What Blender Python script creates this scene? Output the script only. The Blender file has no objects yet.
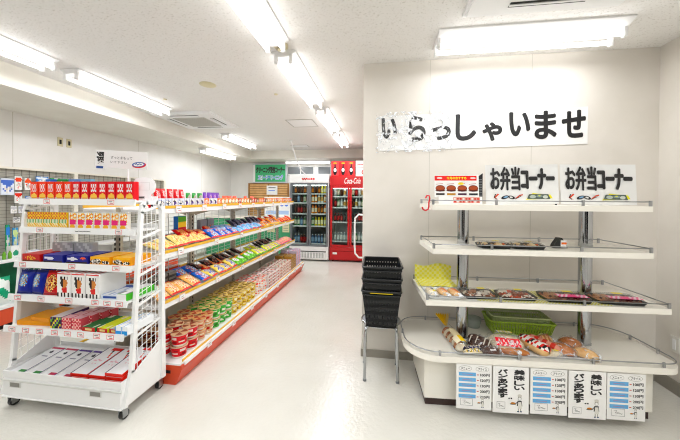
import bpy, math, random
from mathutils import Matrix, Vector
R = math.radians
PI = math.pi
COL = bpy.context.scene.collection
# ------------------------------------------------------------------ materials
MATS = {}
def lin(c):
    return c/12.92 if c <= .04045 else ((c+.055)/1.055)**2.4
def rgb(h):
    h = h.lstrip('#')
    return tuple(lin(int(h[i:i+2], 16)/255) for i in (0, 2, 4))
def mat(name, col='#ffffff', rough=.5, metal=0., emit=0., coat=0., spec=.5):
    if name in MATS: return MATS[name]
    m = bpy.data.materials.new(name); m.use_nodes = True
    b = m.node_tree.nodes['Principled BSDF']
    c = rgb(col)
    b.inputs['Base Color'].default_value = (*c, 1)
    b.inputs['Roughness'].default_value = rough
    b.inputs['Metallic'].default_value = metal
    b.inputs['Specular IOR Level'].default_value = spec
    if coat: b.inputs['Coat Weight'].default_value = coat; b.inputs['Coat Roughness'].default_value = .1
    if emit:
        b.inputs['Emission Color'].default_value = (*c, 1)
        b.inputs['Emission Strength'].default_value = emit
    MATS[name] = m
    return m
def C(h, rough=.35):
    key = 'print_%s_%d' % (h.strip('#'), int(rough*100))
    if key in MATS: return MATS[key]
    r, g, b = (int(h.strip('#')[i:i+2], 16)/255 for i in (0, 2, 4)); m = (r+g+b)/3
    if max(r, g, b)-min(r, g, b) > .12: r, g, b = (min(1, max(0, m+(x-m)*1.22)) for x in (r, g, b))
    return mat(key, '#%02x%02x%02x' % tuple(int(x**1.12*255+.5) for x in (r, g, b)), rough, spec=.25)
def noisy(name, col, col2, scale, rough, bump=0., detail=4, lo=.4, hi=.6, rvar=0., bscale=None, spec=.5):
    m = mat(name, col, rough, spec=spec); nt = m.node_tree; b = nt.nodes['Principled BSDF']
    tc = nt.nodes.new('ShaderNodeTexCoord'); n = nt.nodes.new('ShaderNodeTexNoise')
    n.inputs['Scale'].default_value = scale; n.inputs['Detail'].default_value = detail
    nt.links.new(tc.outputs['Object'], n.inputs['Vector'])
    cr = nt.nodes.new('ShaderNodeValToRGB')
    cr.color_ramp.elements[0].position = lo; cr.color_ramp.elements[0].color = (*rgb(col2), 1)
    cr.color_ramp.elements[1].position = hi; cr.color_ramp.elements[1].color = (*rgb(col), 1)
    nt.links.new(n.outputs['Fac'], cr.inputs['Fac']); nt.links.new(cr.outputs['Color'], b.inputs['Base Color'])
    if bump:
        n2 = n
        if bscale:
            n2 = nt.nodes.new('ShaderNodeTexNoise'); n2.inputs['Scale'].default_value = bscale
            nt.links.new(tc.outputs['Object'], n2.inputs['Vector'])
        bp = nt.nodes.new('ShaderNodeBump'); bp.inputs['Strength'].default_value = bump; bp.inputs['Distance'].default_value = .01
        nt.links.new(n2.outputs['Fac'], bp.inputs['Height']); nt.links.new(bp.outputs['Normal'], b.inputs['Normal'])
    return m
def film(name, tint='#ffffff', rough=.05, base=.06, scale=30., bump=.0):
    """thin clear sheet: mostly transparent with a glossy reflection"""
    m = bpy.data.materials.new(name); m.use_nodes = True; nt = m.node_tree; nt.nodes.clear()
    o = nt.nodes.new('ShaderNodeOutputMaterial'); mx = nt.nodes.new('ShaderNodeMixShader')
    t = nt.nodes.new('ShaderNodeBsdfTransparent'); g = nt.nodes.new('ShaderNodeBsdfGlossy'); f = nt.nodes.new('ShaderNodeLayerWeight')
    g.inputs['Roughness'].default_value = rough; t.inputs['Color'].default_value = (*rgb(tint), 1)
    f.inputs['Blend'].default_value = .35
    ad = nt.nodes.new('ShaderNodeMath'); ad.operation = 'ADD'; ad.inputs[1].default_value = base
    pw = nt.nodes.new('ShaderNodeMath'); pw.operation = 'POWER'; pw.inputs[1].default_value = 3.
    nt.links.new(f.outputs['Facing'], pw.inputs[0]); nt.links.new(pw.outputs[0], ad.inputs[0]); nt.links.new(ad.outputs[0], mx.inputs['Fac'])
    nt.links.new(t.outputs[0], mx.inputs[1]); nt.links.new(g.outputs[0], mx.inputs[2]); nt.links.new(mx.outputs[0], o.inputs['Surface'])
    if bump:
        tc = nt.nodes.new('ShaderNodeTexCoord'); n = nt.nodes.new('ShaderNodeTexNoise'); n.inputs['Scale'].default_value = scale
        nt.links.new(tc.outputs['Object'], n.inputs['Vector'])
        bp = nt.nodes.new('ShaderNodeBump'); bp.inputs['Strength'].default_value = bump; bp.inputs['Distance'].default_value = .01
        nt.links.new(n.outputs['Fac'], bp.inputs['Height']); nt.links.new(bp.outputs['Normal'], g.inputs['Normal'])
    MATS[name] = m
    return m
WALL = noisy('wall_paint', '#e5dfd6', '#e1dbd1', 3, .55, .05, bscale=60)
WALL_L = noisy('left_wall_paint', '#eceae6', '#e8e6e1', 3, .35, .03, bscale=50)
CEIL = noisy('ceiling_board', '#efedea', '#cfccc5', 85, .85, .25, detail=3, lo=.30, hi=.42)
BEAM = noisy('beam_paint', '#efece2', '#e9e5da', 2, .6)
FLOOR = noisy('floor_vinyl', '#e4e2da', '#dcd9cf', 1.6, .18, .25, lo=.35, hi=.7, bscale=38)
BASEB = mat('baseboard_vinyl', '#a29c90', .5)
WHITE = mat('white_enamel', '#f2f2f1', .35)
LAMPW = mat('lamp_white', '#f5f5f5', .5)
GREYL = mat('light_grey_enamel', '#dcdcd8', .45)
IVORY = mat('ivory_enamel', '#ece7d9', .35)
IVORY2 = mat('ivory_laminate', '#f2eee3', .28)
IVORY3 = mat('ivory_edge', '#f5f1e6', .35)
PLINTH = mat('brown_plinth', '#3a2622', .5)
CHROME = mat('chrome', '#b4b7ba', .1, 1.)
STEEL = mat('steel_rod', '#a9abad', .3, 1.)
BEIGE = mat('beige_upright', '#c3bba8', .5)
ORANGE = noisy('orange_enamel', '#e2512b', '#da4824', 4, .4)
YELSTRIP = mat('yellow_strip', '#e9b52a', .4)
BLACKP = mat('black_plastic', '#17191b', .35)
DARK = mat('dark_slot', '#14120f', .6)
RED = mat('fridge_red', '#c3141b', .3)
GREYF = mat('fridge_grey', '#6d7276', .45)
TUBE = mat('tube_glow', '#ffffff', .5, emit=5.)
TUBEF = mat('case_lamp_glow', '#ffffff', .5, emit=5.)
GLASS = film('clear_glass', '#f2f8f6', .03, .02)
CLEAR = film('clear_wrap', '#ffffff', .16, .10, 45, .9)
def creased(name, lo, hi, sc_):   # crumpled clear film, its white reflections painted in as diffuse noise patches
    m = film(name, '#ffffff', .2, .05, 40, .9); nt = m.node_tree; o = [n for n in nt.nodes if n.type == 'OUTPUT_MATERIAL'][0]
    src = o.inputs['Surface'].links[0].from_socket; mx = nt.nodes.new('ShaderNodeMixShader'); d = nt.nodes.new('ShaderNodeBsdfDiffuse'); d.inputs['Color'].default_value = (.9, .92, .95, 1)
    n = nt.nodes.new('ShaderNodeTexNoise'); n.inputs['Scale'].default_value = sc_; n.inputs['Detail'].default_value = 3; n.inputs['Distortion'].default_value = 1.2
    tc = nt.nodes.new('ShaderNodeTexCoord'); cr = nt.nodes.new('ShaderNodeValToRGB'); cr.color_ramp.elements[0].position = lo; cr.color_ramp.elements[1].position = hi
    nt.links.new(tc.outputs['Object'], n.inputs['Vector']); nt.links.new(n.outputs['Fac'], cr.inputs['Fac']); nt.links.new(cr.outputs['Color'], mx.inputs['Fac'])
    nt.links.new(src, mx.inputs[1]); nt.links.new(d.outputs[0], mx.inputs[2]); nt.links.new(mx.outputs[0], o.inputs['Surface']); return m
CREASE_GLINTS = creased('creased_film_glints', .53, .60, 16); CRINKLE_GLINTS = creased('crinkled_wrap_glints', .58, .68, 22)
INK = mat('black_ink', '#1a1a1c', .4)
PAPER = mat('white_paper', '#f4f3f0', .4)
# ------------------------------------------------------------------ mesh builder
class MB:
    def __init__(s, T=None):
        s.v = []; s.f = []; s.m = []; s.sm = []; s.mats = []; s.T = T or Matrix()
    def mi(s, m):
        if m not in s.mats: s.mats.append(m)
        return s.mats.index(m)
    def add(s, vs, fs, m, smooth=False):
        k = len(s.v)
        s.v += [tuple(s.T @ Vector(p)) for p in vs]
        many = isinstance(m, (list, tuple))
        for i, f in enumerate(fs):
            s.f.append([k+j for j in f]); s.m.append(s.mi(m[i] if many else m)); s.sm.append(smooth)
    def box(s, x0, x1, y0, y1, z0, z1, m, bev=0.):
        if not bev:
            vs = [(x, y, z) for x in (x0, x1) for y in (y0, y1) for z in (z0, z1)]
            s.add(vs, [(0,1,3,2), (4,6,7,5), (0,4,5,1), (2,3,7,6), (0,2,6,4), (1,5,7,3)], m); return
        b = min(bev, abs(x1-x0)*.45, abs(y1-y0)*.45, abs(z1-z0)*.45)
        P = {}; vs = []
        for i, x in enumerate((x0, x1)):
            for j, y in enumerate((y0, y1)):
                for k, z in enumerate((z0, z1)):
                    ix = x+b*(1-2*i); iy = y+b*(1-2*j); iz = z+b*(1-2*k)
                    for a, p in enumerate(((x, iy, iz), (ix, y, iz), (ix, iy, z))):
                        P[i,j,k,a] = len(vs); vs.append(p)
        fs = []
        for i in (0, 1):
            o = [(0,0), (1,0), (1,1), (0,1)]
            fx = [P[i,a,b_,0] for a, b_ in o]; fy = [P[a,i,b_,1] for a, b_ in o]; fz = [P[a,b_,i,2] for a, b_ in o]
            fs += [fx if i else fx[::-1], fy[::-1] if i else fy, fz if i else fz[::-1]]
        for i in (0, 1):
            for j in (0, 1):
                fs.append((P[i,j,0,0], P[i,j,1,0], P[i,j,1,1], P[i,j,0,1]))
                fs.append((P[i,0,j,0], P[i,1,j,0], P[i,1,j,2], P[i,0,j,2]))
                fs.append((P[0,i,j,1], P[1,i,j,1], P[1,i,j,2], P[0,i,j,2]))
                for k in (0, 1): fs.append((P[i,j,k,0], P[i,j,k,1], P[i,j,k,2]))
        s.add(vs, fs, m)
    def cyl(s, p0, p1, r0, m, r1=None, n=14, caps=True, smooth=True):
        r1 = r0 if r1 is None else r1
        p0 = Vector(p0); p1 = Vector(p1); d = (p1-p0).normalized()
        a = d.orthogonal().normalized(); b = d.cross(a)
        vs = []
        for p, r in ((p0, r0), (p1, r1)):
            for i in range(n):
                t = 2*PI*i/n; vs.append(p+a*r*math.cos(t)+b*r*math.sin(t))
        s.add(vs, [(i, (i+1)%n, n+(i+1)%n, n+i) for i in range(n)], m, smooth)
        if caps: s.add(vs, [tuple(range(n))[::-1], tuple(range(n, 2*n))], m)
    def tube(s, pts, r, m, n=8, closed=False):
        pts = [Vector(p) for p in pts]; N = len(pts); vs = []; prev = None
        for i, p in enumerate(pts):
            if closed: d = (pts[(i+1)%N]-pts[i-1]).normalized()
            else: d = (pts[min(i+1, N-1)]-pts[max(i-1, 0)]).normalized()
            a = d.orthogonal().normalized() if prev is None else (prev-d*prev.dot(d)).normalized()
            prev = a; b = d.cross(a)
            for k in range(n):
                t = 2*PI*k/n; vs.append(p+a*r*math.cos(t)+b*r*math.sin(t))
        fs = []
        for i in range(N if closed else N-1):
            j = (i+1)%N
            for k in range(n): fs.append((i*n+k, i*n+(k+1)%n, j*n+(k+1)%n, j*n+k))
        s.add(vs, fs, m, True)
        if not closed: s.add(vs, [tuple(range(n))[::-1], tuple(range((N-1)*n, N*n))], m)
    def lathe(s, prof, m, n=20, at=(0, 0, 0), smooth=True, caps=True, design=None):
        ax, ay, az = at; vs = []
        for r, z in prof:
            for i in range(n):
                t = 2*PI*i/n; vs.append((ax+r*math.cos(t), ay+r*math.sin(t), az+z))
        fs = []; ms = []
        for j in range(len(prof)-1):
            for i in range(n):
                fs.append((j*n+i, j*n+(i+1)%n, (j+1)*n+(i+1)%n, (j+1)*n+i))
                ms.append(design(i/n, j/(len(prof)-1)) if design else m)
        s.add(vs, fs, ms, smooth)
        if caps: s.add(vs, [tuple(range(n))[::-1], tuple(range((len(prof)-1)*n, len(prof)*n))], m)
    def poly(s, pts, y, m):           # flat outline in the XZ plane looking towards -Y
        s.add([(x, y, z) for x, z in pts], [tuple(range(len(pts)))], m)
    def ell(s, cx, cz, rx, rz, y, m, n=16, a=0.):
        pts = []
        for i in range(n):
            t = 2*PI*i/n; x = rx*math.cos(t); z = rz*math.sin(t)
            pts.append((cx+x*math.cos(a)-z*math.sin(a), cz+x*math.sin(a)+z*math.cos(a)))
        s.poly(pts, y, m)
    def rect(s, x0, x1, z0, z1, y, m): s.poly([(x0, z0), (x1, z0), (x1, z1), (x0, z1)], y, m)
    def line(s, pts, w, y, m):        # stroked line in XZ
        for (a, b), (c, d) in zip(pts, pts[1:]):
            L = math.hypot(c-a, d-b) or 1e-6; nx = -(d-b)/L*w/2; nz = (c-a)/L*w/2
            ex = (c-a)/L*w*.3; ez = (d-b)/L*w*.3
            s.poly([(a+nx-ex, b+nz-ez), (a-nx-ex, b-nz-ez), (c-nx+ex, d-nz+ez), (c+nx+ex, d+nz+ez)], y, m)
    def frame(s, x0, x1, z0, z1, w, y, m):
        s.line([(x0, z0), (x1, z0), (x1, z1), (x0, z1), (x0, z0)], w, y, m)
    def slab(s, pts, z0, z1, m, sides=None):   # outline in XY, vertical thickness
        n = len(pts)
        s.add([(x, y, z0) for x, y in pts]+[(x, y, z1) for x, y in pts],
              [tuple(range(n))[::-1], tuple(range(n, 2*n))]+[(i, (i+1)%n, n+(i+1)%n, n+i) for i in range(n)],
              [m, m]+[sides or m]*n)
    def prismY(s, pts, y0, y1, m):    # outline in XZ, thickness in Y
        n = len(pts)
        s.add([(x, y0, z) for x, z in pts]+[(x, y1, z) for x, z in pts],
              [tuple(range(n)), tuple(range(n, 2*n))[::-1]]+[(i, n+i, n+(i+1)%n, (i+1)%n) for i in range(n)], m)
    def prismX(s, pts, x0, x1, m):    # outline in YZ, thickness in X
        n = len(pts)
        s.add([(x0, y, z) for y, z in pts]+[(x1, y, z) for y, z in pts],
              [tuple(range(n))[::-1], tuple(range(n, 2*n))]+[(i, (i+1)%n, n+(i+1)%n, n+i) for i in range(n)], m)
    def grid(s, nx, nz, fn, design, smooth=True, flip=False):
        vs = [fn(i/nx, j/nz) for j in range(nz+1) for i in range(nx+1)]
        fs = []; ms = []
        for j in range(nz):
            for i in range(nx):
                a = j*(nx+1)+i; q = (a, a+1, a+nx+2, a+nx+1)
                fs.append(q[::-1] if flip else q); ms.append(design((i+.5)/nx, (j+.5)/nz))
        s.add(vs, fs, ms, smooth)
    def text(s, body, cx, cz, w, h, y, m, bold=0., rot=0., shear=0., space=1., line=1., fat=0.):
        cu = bpy.data.curves.new('tmp', 'FONT'); cu.body = body; cu.align_x = 'CENTER'; cu.offset = bold
        cu.space_character = space; cu.space_line = line; cu.shear = shear; cu.resolution_u = 4
        o = bpy.data.objects.new('tmp', cu); COL.objects.link(o)
        dg = bpy.context.evaluated_depsgraph_get(); ev = o.evaluated_get(dg); me = ev.to_mesh()
        vs = [tuple(v.co) for v in me.vertices]; fs = [tuple(p.vertices) for p in me.polygons]
        ev.to_mesh_clear(); bpy.data.objects.remove(o); bpy.data.curves.remove(cu)
        if not vs: return
        x0 = min(v[0] for v in vs); x1 = max(v[0] for v in vs); y0 = min(v[1] for v in vs); y1 = max(v[1] for v in vs)
        sx = w/(x1-x0); sy = h/(y1-y0); out = []
        for a, b, _ in vs:
            X = (a-(x0+x1)/2)*sx; Z = (b-(y0+y1)/2)*sy
            out.append((cx+X*math.cos(rot)-Z*math.sin(rot), y, cz+X*math.sin(rot)+Z*math.cos(rot)))
        if fat:      # heavy stroke weight: the outline repeated around itself
            for k in range(8):
                a = k*PI/4; s.add([(X+fat*math.cos(a), Y-.00004*(k+1), Z+fat*math.sin(a)) for X, Y, Z in out], fs, m)
        else: s.add(out, fs, m)
    def mesh(s, name):
        me = bpy.data.meshes.new(name); me.from_pydata(s.v, [], s.f)
        for m in s.mats: me.materials.append(m)
        me.polygons.foreach_set('material_index', s.m); me.polygons.foreach_set('use_smooth', s.sm)
        me.update(); return me
    def build(s, name, parent=None, label=None):
        o = bpy.data.objects.new(name, s.mesh(name)); COL.objects.link(o)
        if parent: o.parent = parent
        if label: o['label'] = label
        return o
def tag(o, label, cat, group=None):
    o['label'] = label; o['category'] = cat
    if group: o['group'] = group
    return o
def empty(name, loc, rz=0., label=None, cat=None, group=None, rx=0.):
    o = bpy.data.objects.new(name, None); COL.objects.link(o); o.empty_display_size = .05
    o.location = loc; o.rotation_euler = (rx, 0, rz)
    if label: tag(o, label, cat, group)
    return o
def put(name, me, loc, rot, label, cat, group=None, scale=None):
    o = bpy.data.objects.new(name, me); COL.objects.link(o); o.location = loc; o.rotation_euler = rot
    if scale: o.scale = scale
    return tag(o, label, cat, group)
def struct(name, mb):
    o = mb.build(name); o['kind'] = 'structure'; return o
_o = ['first','second','third','fourth','fifth','sixth','seventh','eighth','ninth','tenth','eleventh','twelfth','thirteenth','fourteenth','fifteenth','sixteenth','seventeenth','eighteenth','nineteenth','twentieth']
def ordn(i):
    if i < 20: return _o[i]
    t = {2:'twenty', 3:'thirty', 4:'forty', 5:'fifty', 6:'sixty'}
    q, r = divmod(i+1, 10)
    return t[q]+'-'+_o[r-1] if r else {3:'thirtieth', 4:'fortieth', 5:'fiftieth', 6:'sixtieth'}[q]
# ------------------------------------------------------------------ packaging meshes (front looks towards local -Y)
def design(base, edge=None, blobs=(), bands=(), seed=0, rough=.3):
    rnd = random.Random(seed); ph = [rnd.uniform(0, 6) for _ in range(6)]
    def f(u, v):
        for a, b, c in bands:
            if a <= v <= b: return C(c, rough)
        if edge and (v > .93 or v < .07): return C(edge, rough)
        for k, (cu, cv, ru, rv, cols) in enumerate(blobs):
            w = 1+.25*math.sin(7*u+ph[k%6])*math.cos(9*v+ph[(k+1)%6])
            if ((u-cu)/ru)**2+((v-cv)/rv)**2 < w:
                if isinstance(cols, str): return C(cols, rough)
                q_ = math.sin(u*41+ph[0]*3+2*math.sin(v*17))*math.cos(v*33+ph[1]*2+2*math.sin(u*13)); return C(cols[int((q_+1)*.4999*len(cols))], rough)
        return C(base, rough)
    return f
def bag_mesh(w, h, t, front, back, nx=18, nz=22, seed=1, zig=True):
    rnd = random.Random(seed); ph = [rnd.uniform(0, 6) for _ in range(4)]; mb = MB()
    def prof(u, v):
        a = max(0, math.sin(PI*u))**.45*max(0, math.sin(PI*min(max((v-.05)/.9, 0), 1)))**.5
        return a*(1+.12*math.sin(9*u+ph[0])*math.sin(8*v+ph[1]))
    def X(u, v): return (u-.5)*w*(1-.07*math.sin(PI*v))
    def fr(u, v): return (X(u, v), -t/2*prof(u, v)-.0006, v*h+(.004*math.sin(u*40) if zig and v > .99 else 0))
    def bk(u, v): return (X(u, v), t/2*prof(u, v)+.0006, v*h+(.004*math.sin(u*40) if zig and v > .99 else 0))
    mb.grid(nx, nz, fr, front); mb.grid(nx, nz, bk, lambda u, v: back, flip=True)
    mb.grid(1, nz, lambda u, v: (X(0, v), (u-.5)*-.0012, v*h), lambda u, v: back)
    mb.grid(1, nz, lambda u, v: (X(1, v), (u-.5)*.0012, v*h), lambda u, v: back)
    mb.grid(nx, 1, lambda u, v: (X(u, 0), (v-.5)*.0012, 0), lambda u, v: back)
    mb.grid(nx, 1, lambda u, v: (X(u, 1), (v-.5)*-.0012, h), lambda u, v: back)
    return mb
def carton_mesh(w, d, h, front, side, top, nx=10, nz=12, topd=None):
    mb = MB(); e = .0007
    mb.box(-w/2, w/2, -d/2, d/2, 0, h, side, .002)
    mb.grid(nx, nz, lambda u, v: ((u-.5)*w*.97, -d/2-e, h*.015+v*h*.97), front, False)
    td = topd or (lambda u, v: top)
    mb.grid(nx if topd else 1, nz if topd else 1, lambda u, v: ((u-.5)*w*.97, (v-.5)*d*.97, h+e), td, False)
    return mb
def cup_mesh(r1, r0, h, des, rim, lidcol, liddes=None):
    """paper cup + its lid as two meshes"""
    mb = MB(); n = 24
    mb.lathe([(r0*.97, 0), (r0, .004)]+[(r0+(r1-r0)*k/8, .004+(h-.012)*k/8) for k in range(1, 9)]+[(r1+.003, h-.006), (r1+.003, h-.002)], rim, n, design=lambda u, v: rim if v > .86 or v < .1 else des(u, (v-.1)/.76), caps=True)
    l = MB(); l.lathe([(r1+.004, h-.003), (r1+.004, h), (r1*.93, h+.001), (.0005, h+.0012)], lidcol, n, caps=False, design=(lambda u, v: (liddes or (lambda a, b: lidcol))(u, v)))
    return mb, l
# =================================================================== ROOM
XL, XR, XP, YB, YF, YP, H = -4.38, 2.19, -.165, 8.0, -2.6, 2.65, 2.667
mb = MB(); mb.box(XL-.1, XR+.1, YF-.1, YB+.1, -.1, 0, FLOOR); struct('floor', mb)
mb = MB(); mb.box(XL-.1, XR+.1, YF-.1, YB+.1, H, H+.1, CEIL)
struct('ceiling', mb)
mb = MB(); mb.box(XL-.1, XL, YF-.1, YB+.1, 0, H, WALL_L)
for y in (-.5, 1.1, 2.0, 2.9, 4.72, 6.6): mb.box(XL-.001, XL+.0012, y-.003, y+.003, .08, 2.45, mat('seam', '#c9c4b8', .6))
struct('wall_left', mb)
mb = MB(); mb.box(XR, XR+.1, YF-.1, YP, 0, H, WALL); struct('wall_right', mb)
mb = MB(); mb.box(XL, XR, YF-.1, YF, 0, H, WALL); struct('wall_front', mb)
for i_, (a_, b_) in enumerate(((-3.9, -2.3), (-2.1, -.5), (-.2, 1.8))):   # unseen windows added behind the viewer to give the chrome dark reflections
    mb = MB(); mb.box(a_, b_, YF, YF+.02, .5, 2.2, mat('added_dark_glass', '#15181c', .08)); mb.box(a_-.03, a_, YF, YF+.05, .47, 2.23, STEEL); mb.box(b_, b_+.03, YF, YF+.05, .47, 2.23, STEEL); struct('window_%d' % (i_+4), mb)
mb = MB(); mb.box(XP, XR+.1, YP, YB+.1, 0, H, WALL)
for x in (.42, 1.25): mb.box(x-.002, x+.002, YP-.0012, YP, .07, H, mat('seam', '#c9c4b8', .6))
struct('wall_partition', mb)
mb = MB(); mb.box(XL, XP, YB, YB+.1, 0, H, WALL_L); struct('wall_back', mb)
mb = MB(); mb.box(XL, -3.41, YF, YB, 2.455, H, BEAM); struct('trim_1', mb)
mb = MB(); mb.box(-3.41, XP, 7.25, YB, 2.455, H, BEAM); struct('trim_2', mb)
mb = MB(); mb.box(XP-.008, XR, YP-.008, YP, 0, .07, BASEB); mb.box(XP-.008, XP, YP, YB, 0, .07, BASEB); struct('baseboard_partition', mb)
mb = MB(); mb.box(XR-.008, XR, YF, YP-.008, 0, .1, BASEB); struct('baseboard_right', mb)
mb = MB(); mb.box(XL, XL+.008, YF, YB, 0, .08, BASEB); struct('baseboard_left', mb)
mb = MB(); mb.box(XL+.008, XP-.008, YB-.008, YB, 0, .08, BASEB); struct('baseboard_back', mb)
# transom windows above the fridges
DKGL = mat('dark_pane', '#6f7477', .12, coat=.5)
for i, (a, b) in enumerate(((-2.66, -1.86), (-1.78, -1.0), (-.92, -.2))):
    mb = MB(); y = YB
    mb.box(a, b, y-.03, y, 2.08, 2.11, GREYL); mb.box(a, b, y-.03, y, 2.31, 2.34, GREYL)
    mb.box(a, a+.03, y-.03, y, 2.11, 2.31, GREYL); mb.box(b-.03, b, y-.03, y, 2.11, 2.31, GREYL)
    mb.box(a+.03, b-.03, y-.012, y, 2.11, 2.31, DKGL); mb.box((a+b)/2-.01, (a+b)/2+.01, y-.025, y-.012, 2.11, 2.31, GREYL)
    struct('window_%d' % (i+1), mb)
# =================================================================== CEILING LAMPS
def lamp(loc, rz, label, w=.21, tubes=2, ln=1.25, pw=None):
    t = empty('ceiling_lamp', loc, rz, label, 'ceiling lamp', 'fluorescent ceiling lamps')
    b = MB(); hw = w/2
    b.prismY([(-hw, -.001), (-hw, -.012), (-.035, -.05), (.035, -.05), (hw, -.012), (hw, -.001)], -ln/2, ln/2, LAMPW)
    b.build('lamp_body', t)
    sp = (-.062, .062) if tubes == 2 else (0,)
    for x in sp:
        g = MB(); rr_, zz_ = (.0155, -.078) if tubes == 2 else (.032, -.055); g.cyl((x, -ln/2+.03, zz_), (x, ln/2-.03, zz_), rr_, TUBE, n=12); g.build('tube', t)
        for s in (-1, 1):
            k = MB(); k.box(x-.016, x+.016, s*(ln/2-.013)-.013, s*(ln/2-.013)+.013, -.105, -.03, LAMPW, .005); k.build('lamp_holder', t)
    ld = bpy.data.lights.new('lamp_light', 'AREA'); ld.shape = 'RECTANGLE'; ld.size = .15 if tubes == 2 else .05; ld.size_y = ln-.1; ld.energy = pw or (10. if w < .28 else 6.5) if tubes == 2 else 5.; ld.color = (.94, .965, 1.)
    lo = bpy.data.objects.new('lamp_light', ld); COL.objects.link(lo); lo.parent = t; lo.location = (0, 0, -.098)
    return t
XC, XLL = -.815, -2.96
lamp((XC, 1.54, H), 0, 'twin tube ceiling lamp in the central row nearest the camera, above the aisle entrance')
lamp((XC, 2.95, H), 0, 'twin tube ceiling lamp in the central row just behind the round smoke detector')
lamp((XC, 4.45, H), 0, 'third twin tube lamp of the central row, level with the ceiling access hatch')
lamp((XC, 5.85, H), 0, 'farthest twin tube lamp of the central row, before the red fridge')
lamp((XC, -.6, H), 0, 'unseen twin tube fill lamp added behind the viewer in line with the central row')  # unseen, added as fill light from behind the viewer
lamp((XLL, 1.60, H), 0, 'twin tube ceiling lamp in the left row, cut off by the picture edge')
lamp((XLL, 3.02, H), 0, 'long twin tube ceiling lamp in the left row between beam and round ceiling disc')
lamp((XLL, 5.80, H), 0, 'twin tube ceiling lamp behind the left ceiling air conditioner')
lamp((XLL, -.6, H), 0, 'unseen twin tube fill lamp added behind the viewer in line with the left row')  # another unseen lamp, added to fill the left side
lamp((-3.62, 6.1, 2.455), 0, 'tube lamp fixed under the left beam near the back corner')
lamp((-1.96, 7.62, 2.455), PI/2, 'tube lamp fixed under the rear beam above the white fridge', w=.15, tubes=1)
lamp((1.03, 2.31, H), PI/2-.0, 'large twin tube lamp above the welcome banner on the partition wall', w=.29)
lamp((1.03, .3, H), PI/2, 'unseen twin tube fill lamp added over the right side behind the viewer', pw=17.)  # unseen and stronger, added to light the bread stand from the front
lamp((1.03, -1.4, H), PI/2, 'unseen twin tube fill lamp added near the front wall behind the viewer', pw=17.)  # second unseen fill lamp, added to brighten beneath the stand shelves
# ceiling air conditioners
def aircon(cx, cy, sz, rz, label):
    t = empty('ceiling_air_conditioner', (cx, cy, H), rz, label, 'air conditioner', 'ceiling air conditioners')
    b = MB(); s = sz/2; i = s*.55
    pts = [(-s, -s), (s, -s), (s, s), (-s, s)]
    b.slab([(x*1.0, y*1.0) for x, y in pts], -.022, -.001, LAMPW)
    b.slab([(x*.96, y*.96) for x, y in pts], -.034, -.022, LAMPW)
    b.build('panel_body', t)
    g = MB(); g.box(-i, i, -i, i, -.042, -.034, mat('ac_grille', '#c9c7c0', .6), .004)
    n = 14
    for k in range(n):
        x = -i+.03+(2*i-.06)*k/(n-1); g.box(x-.006, x+.006, -i+.03, i-.03, -.046, -.042, mat('ac_slat', '#b8b6ae', .6))
    g.build('intake_grille', t)
    for a in range(4):
        v = MB(Matrix.Rotation(a*PI/2, 4, 'Z')); v.box(-i*.85, i*.85, s*.70, s*.80, -.0365, -.033, DARK)
        v.box(-i*.85, i*.85, s*.735, s*.765, -.042, -.036, LAMPW); v.build('louver', t)
    return t
aircon(-2.88, 4.25, .92, R(2), 'square ceiling air conditioner near the left row of lamps')
aircon(.98, 1.56, .92, 0, 'ceiling air conditioner above the bread stand, cut by the picture top')
# hatch, detectors, sockets, cable
mb = MB(); mb.T = Matrix.Translation((-1.285, 4.63, H)) ; g = mat('hatch_frame', '#b9b6ae', .5)
for a in ((-.22, .22, -.23, -.215), (-.22, .22, .215, .23), (-.22, -.205, -.215, .215), (.205, .22, -.215, .215)): mb.box(a[0], a[1], a[2], a[3], -.006, -.0005, g)
mb.box(-.205, .205, -.215, .215, -.004, -.0005, LAMPW)
o = mb.build('access_hatch'); tag(o, 'square ceiling access hatch with thin grey frame beside central lamps', 'hatch')
def disc(name, x, y, r, hh, m, label, cat):
    b = MB(Matrix.Translation((x, y, H))); b.lathe([(r, -.0005), (r, -hh*.5), (r*.8, -hh), (.001, -hh)], m, 20, caps=False)
    return tag(b.build(name), label, cat)
CREAM = mat('cream_plastic', '#d9cfa9', .5)
disc('ceiling_speaker', -1.868, 2.92, .085, .012, CREAM, 'flat beige round disc on the ceiling right of the left lamp row', 'ceiling disc')
t = empty('smoke_detector', (-.80, 2.235, H), 0, 'round cream smoke detector between the two nearest central lamps', 'smoke detector')
b = MB(); b.lathe([(.055, -.0005), (.055, -.02), (.045, -.03), (.001, -.03)], CREAM, 20, caps=False); b.build('detector_base', t)
b = MB(); b.lathe([(.03, -.03), (.03, -.045), (.001, -.05)], CREAM, 14, caps=False)
for k in range(6): b.box(.0305*math.cos(k*1.047)-.004, .0305*math.cos(k*1.047)+.004, .0305*math.sin(k*1.047)-.004, .0305*math.sin(k*1.047)+.004, -.043, -.033, DARK)
b.build('sensor_head', t)
disc('small_ceiling_sensor', -1.236, 3.29, .022, .01, CREAM, 'tiny cream ceiling sensor left of the second central lamp', 'sensor')
disc('small_ceiling_sensor', -2.682, 3.29, .022, .01, CREAM, 'tiny cream ceiling sensor beside the left lamp above the air conditioner', 'sensor')
mb = MB(); mb.T = Matrix.Translation((-1.9, 6.65, H)); mb.box(-.2, .2, -.12, .12, -.008, -.0005, g); mb.box(-.18, .18, -.1, .1, -.012, -.008, LAMPW)
tag(mb.build('ceiling_vent'), 'small far ceiling vent above the white fridge', 'vent')
mb = MB(); pts = [(-1.903, 5.96, H-.001), (-1.91, 6.0, H-.04), (-1.90, 6.1, 2.5), (-1.87, 6.3, 2.25), (-1.83, 6.5, 2.08), (-1.76, 6.62, 1.99), (-1.7, 6.7, 1.965)]
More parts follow.
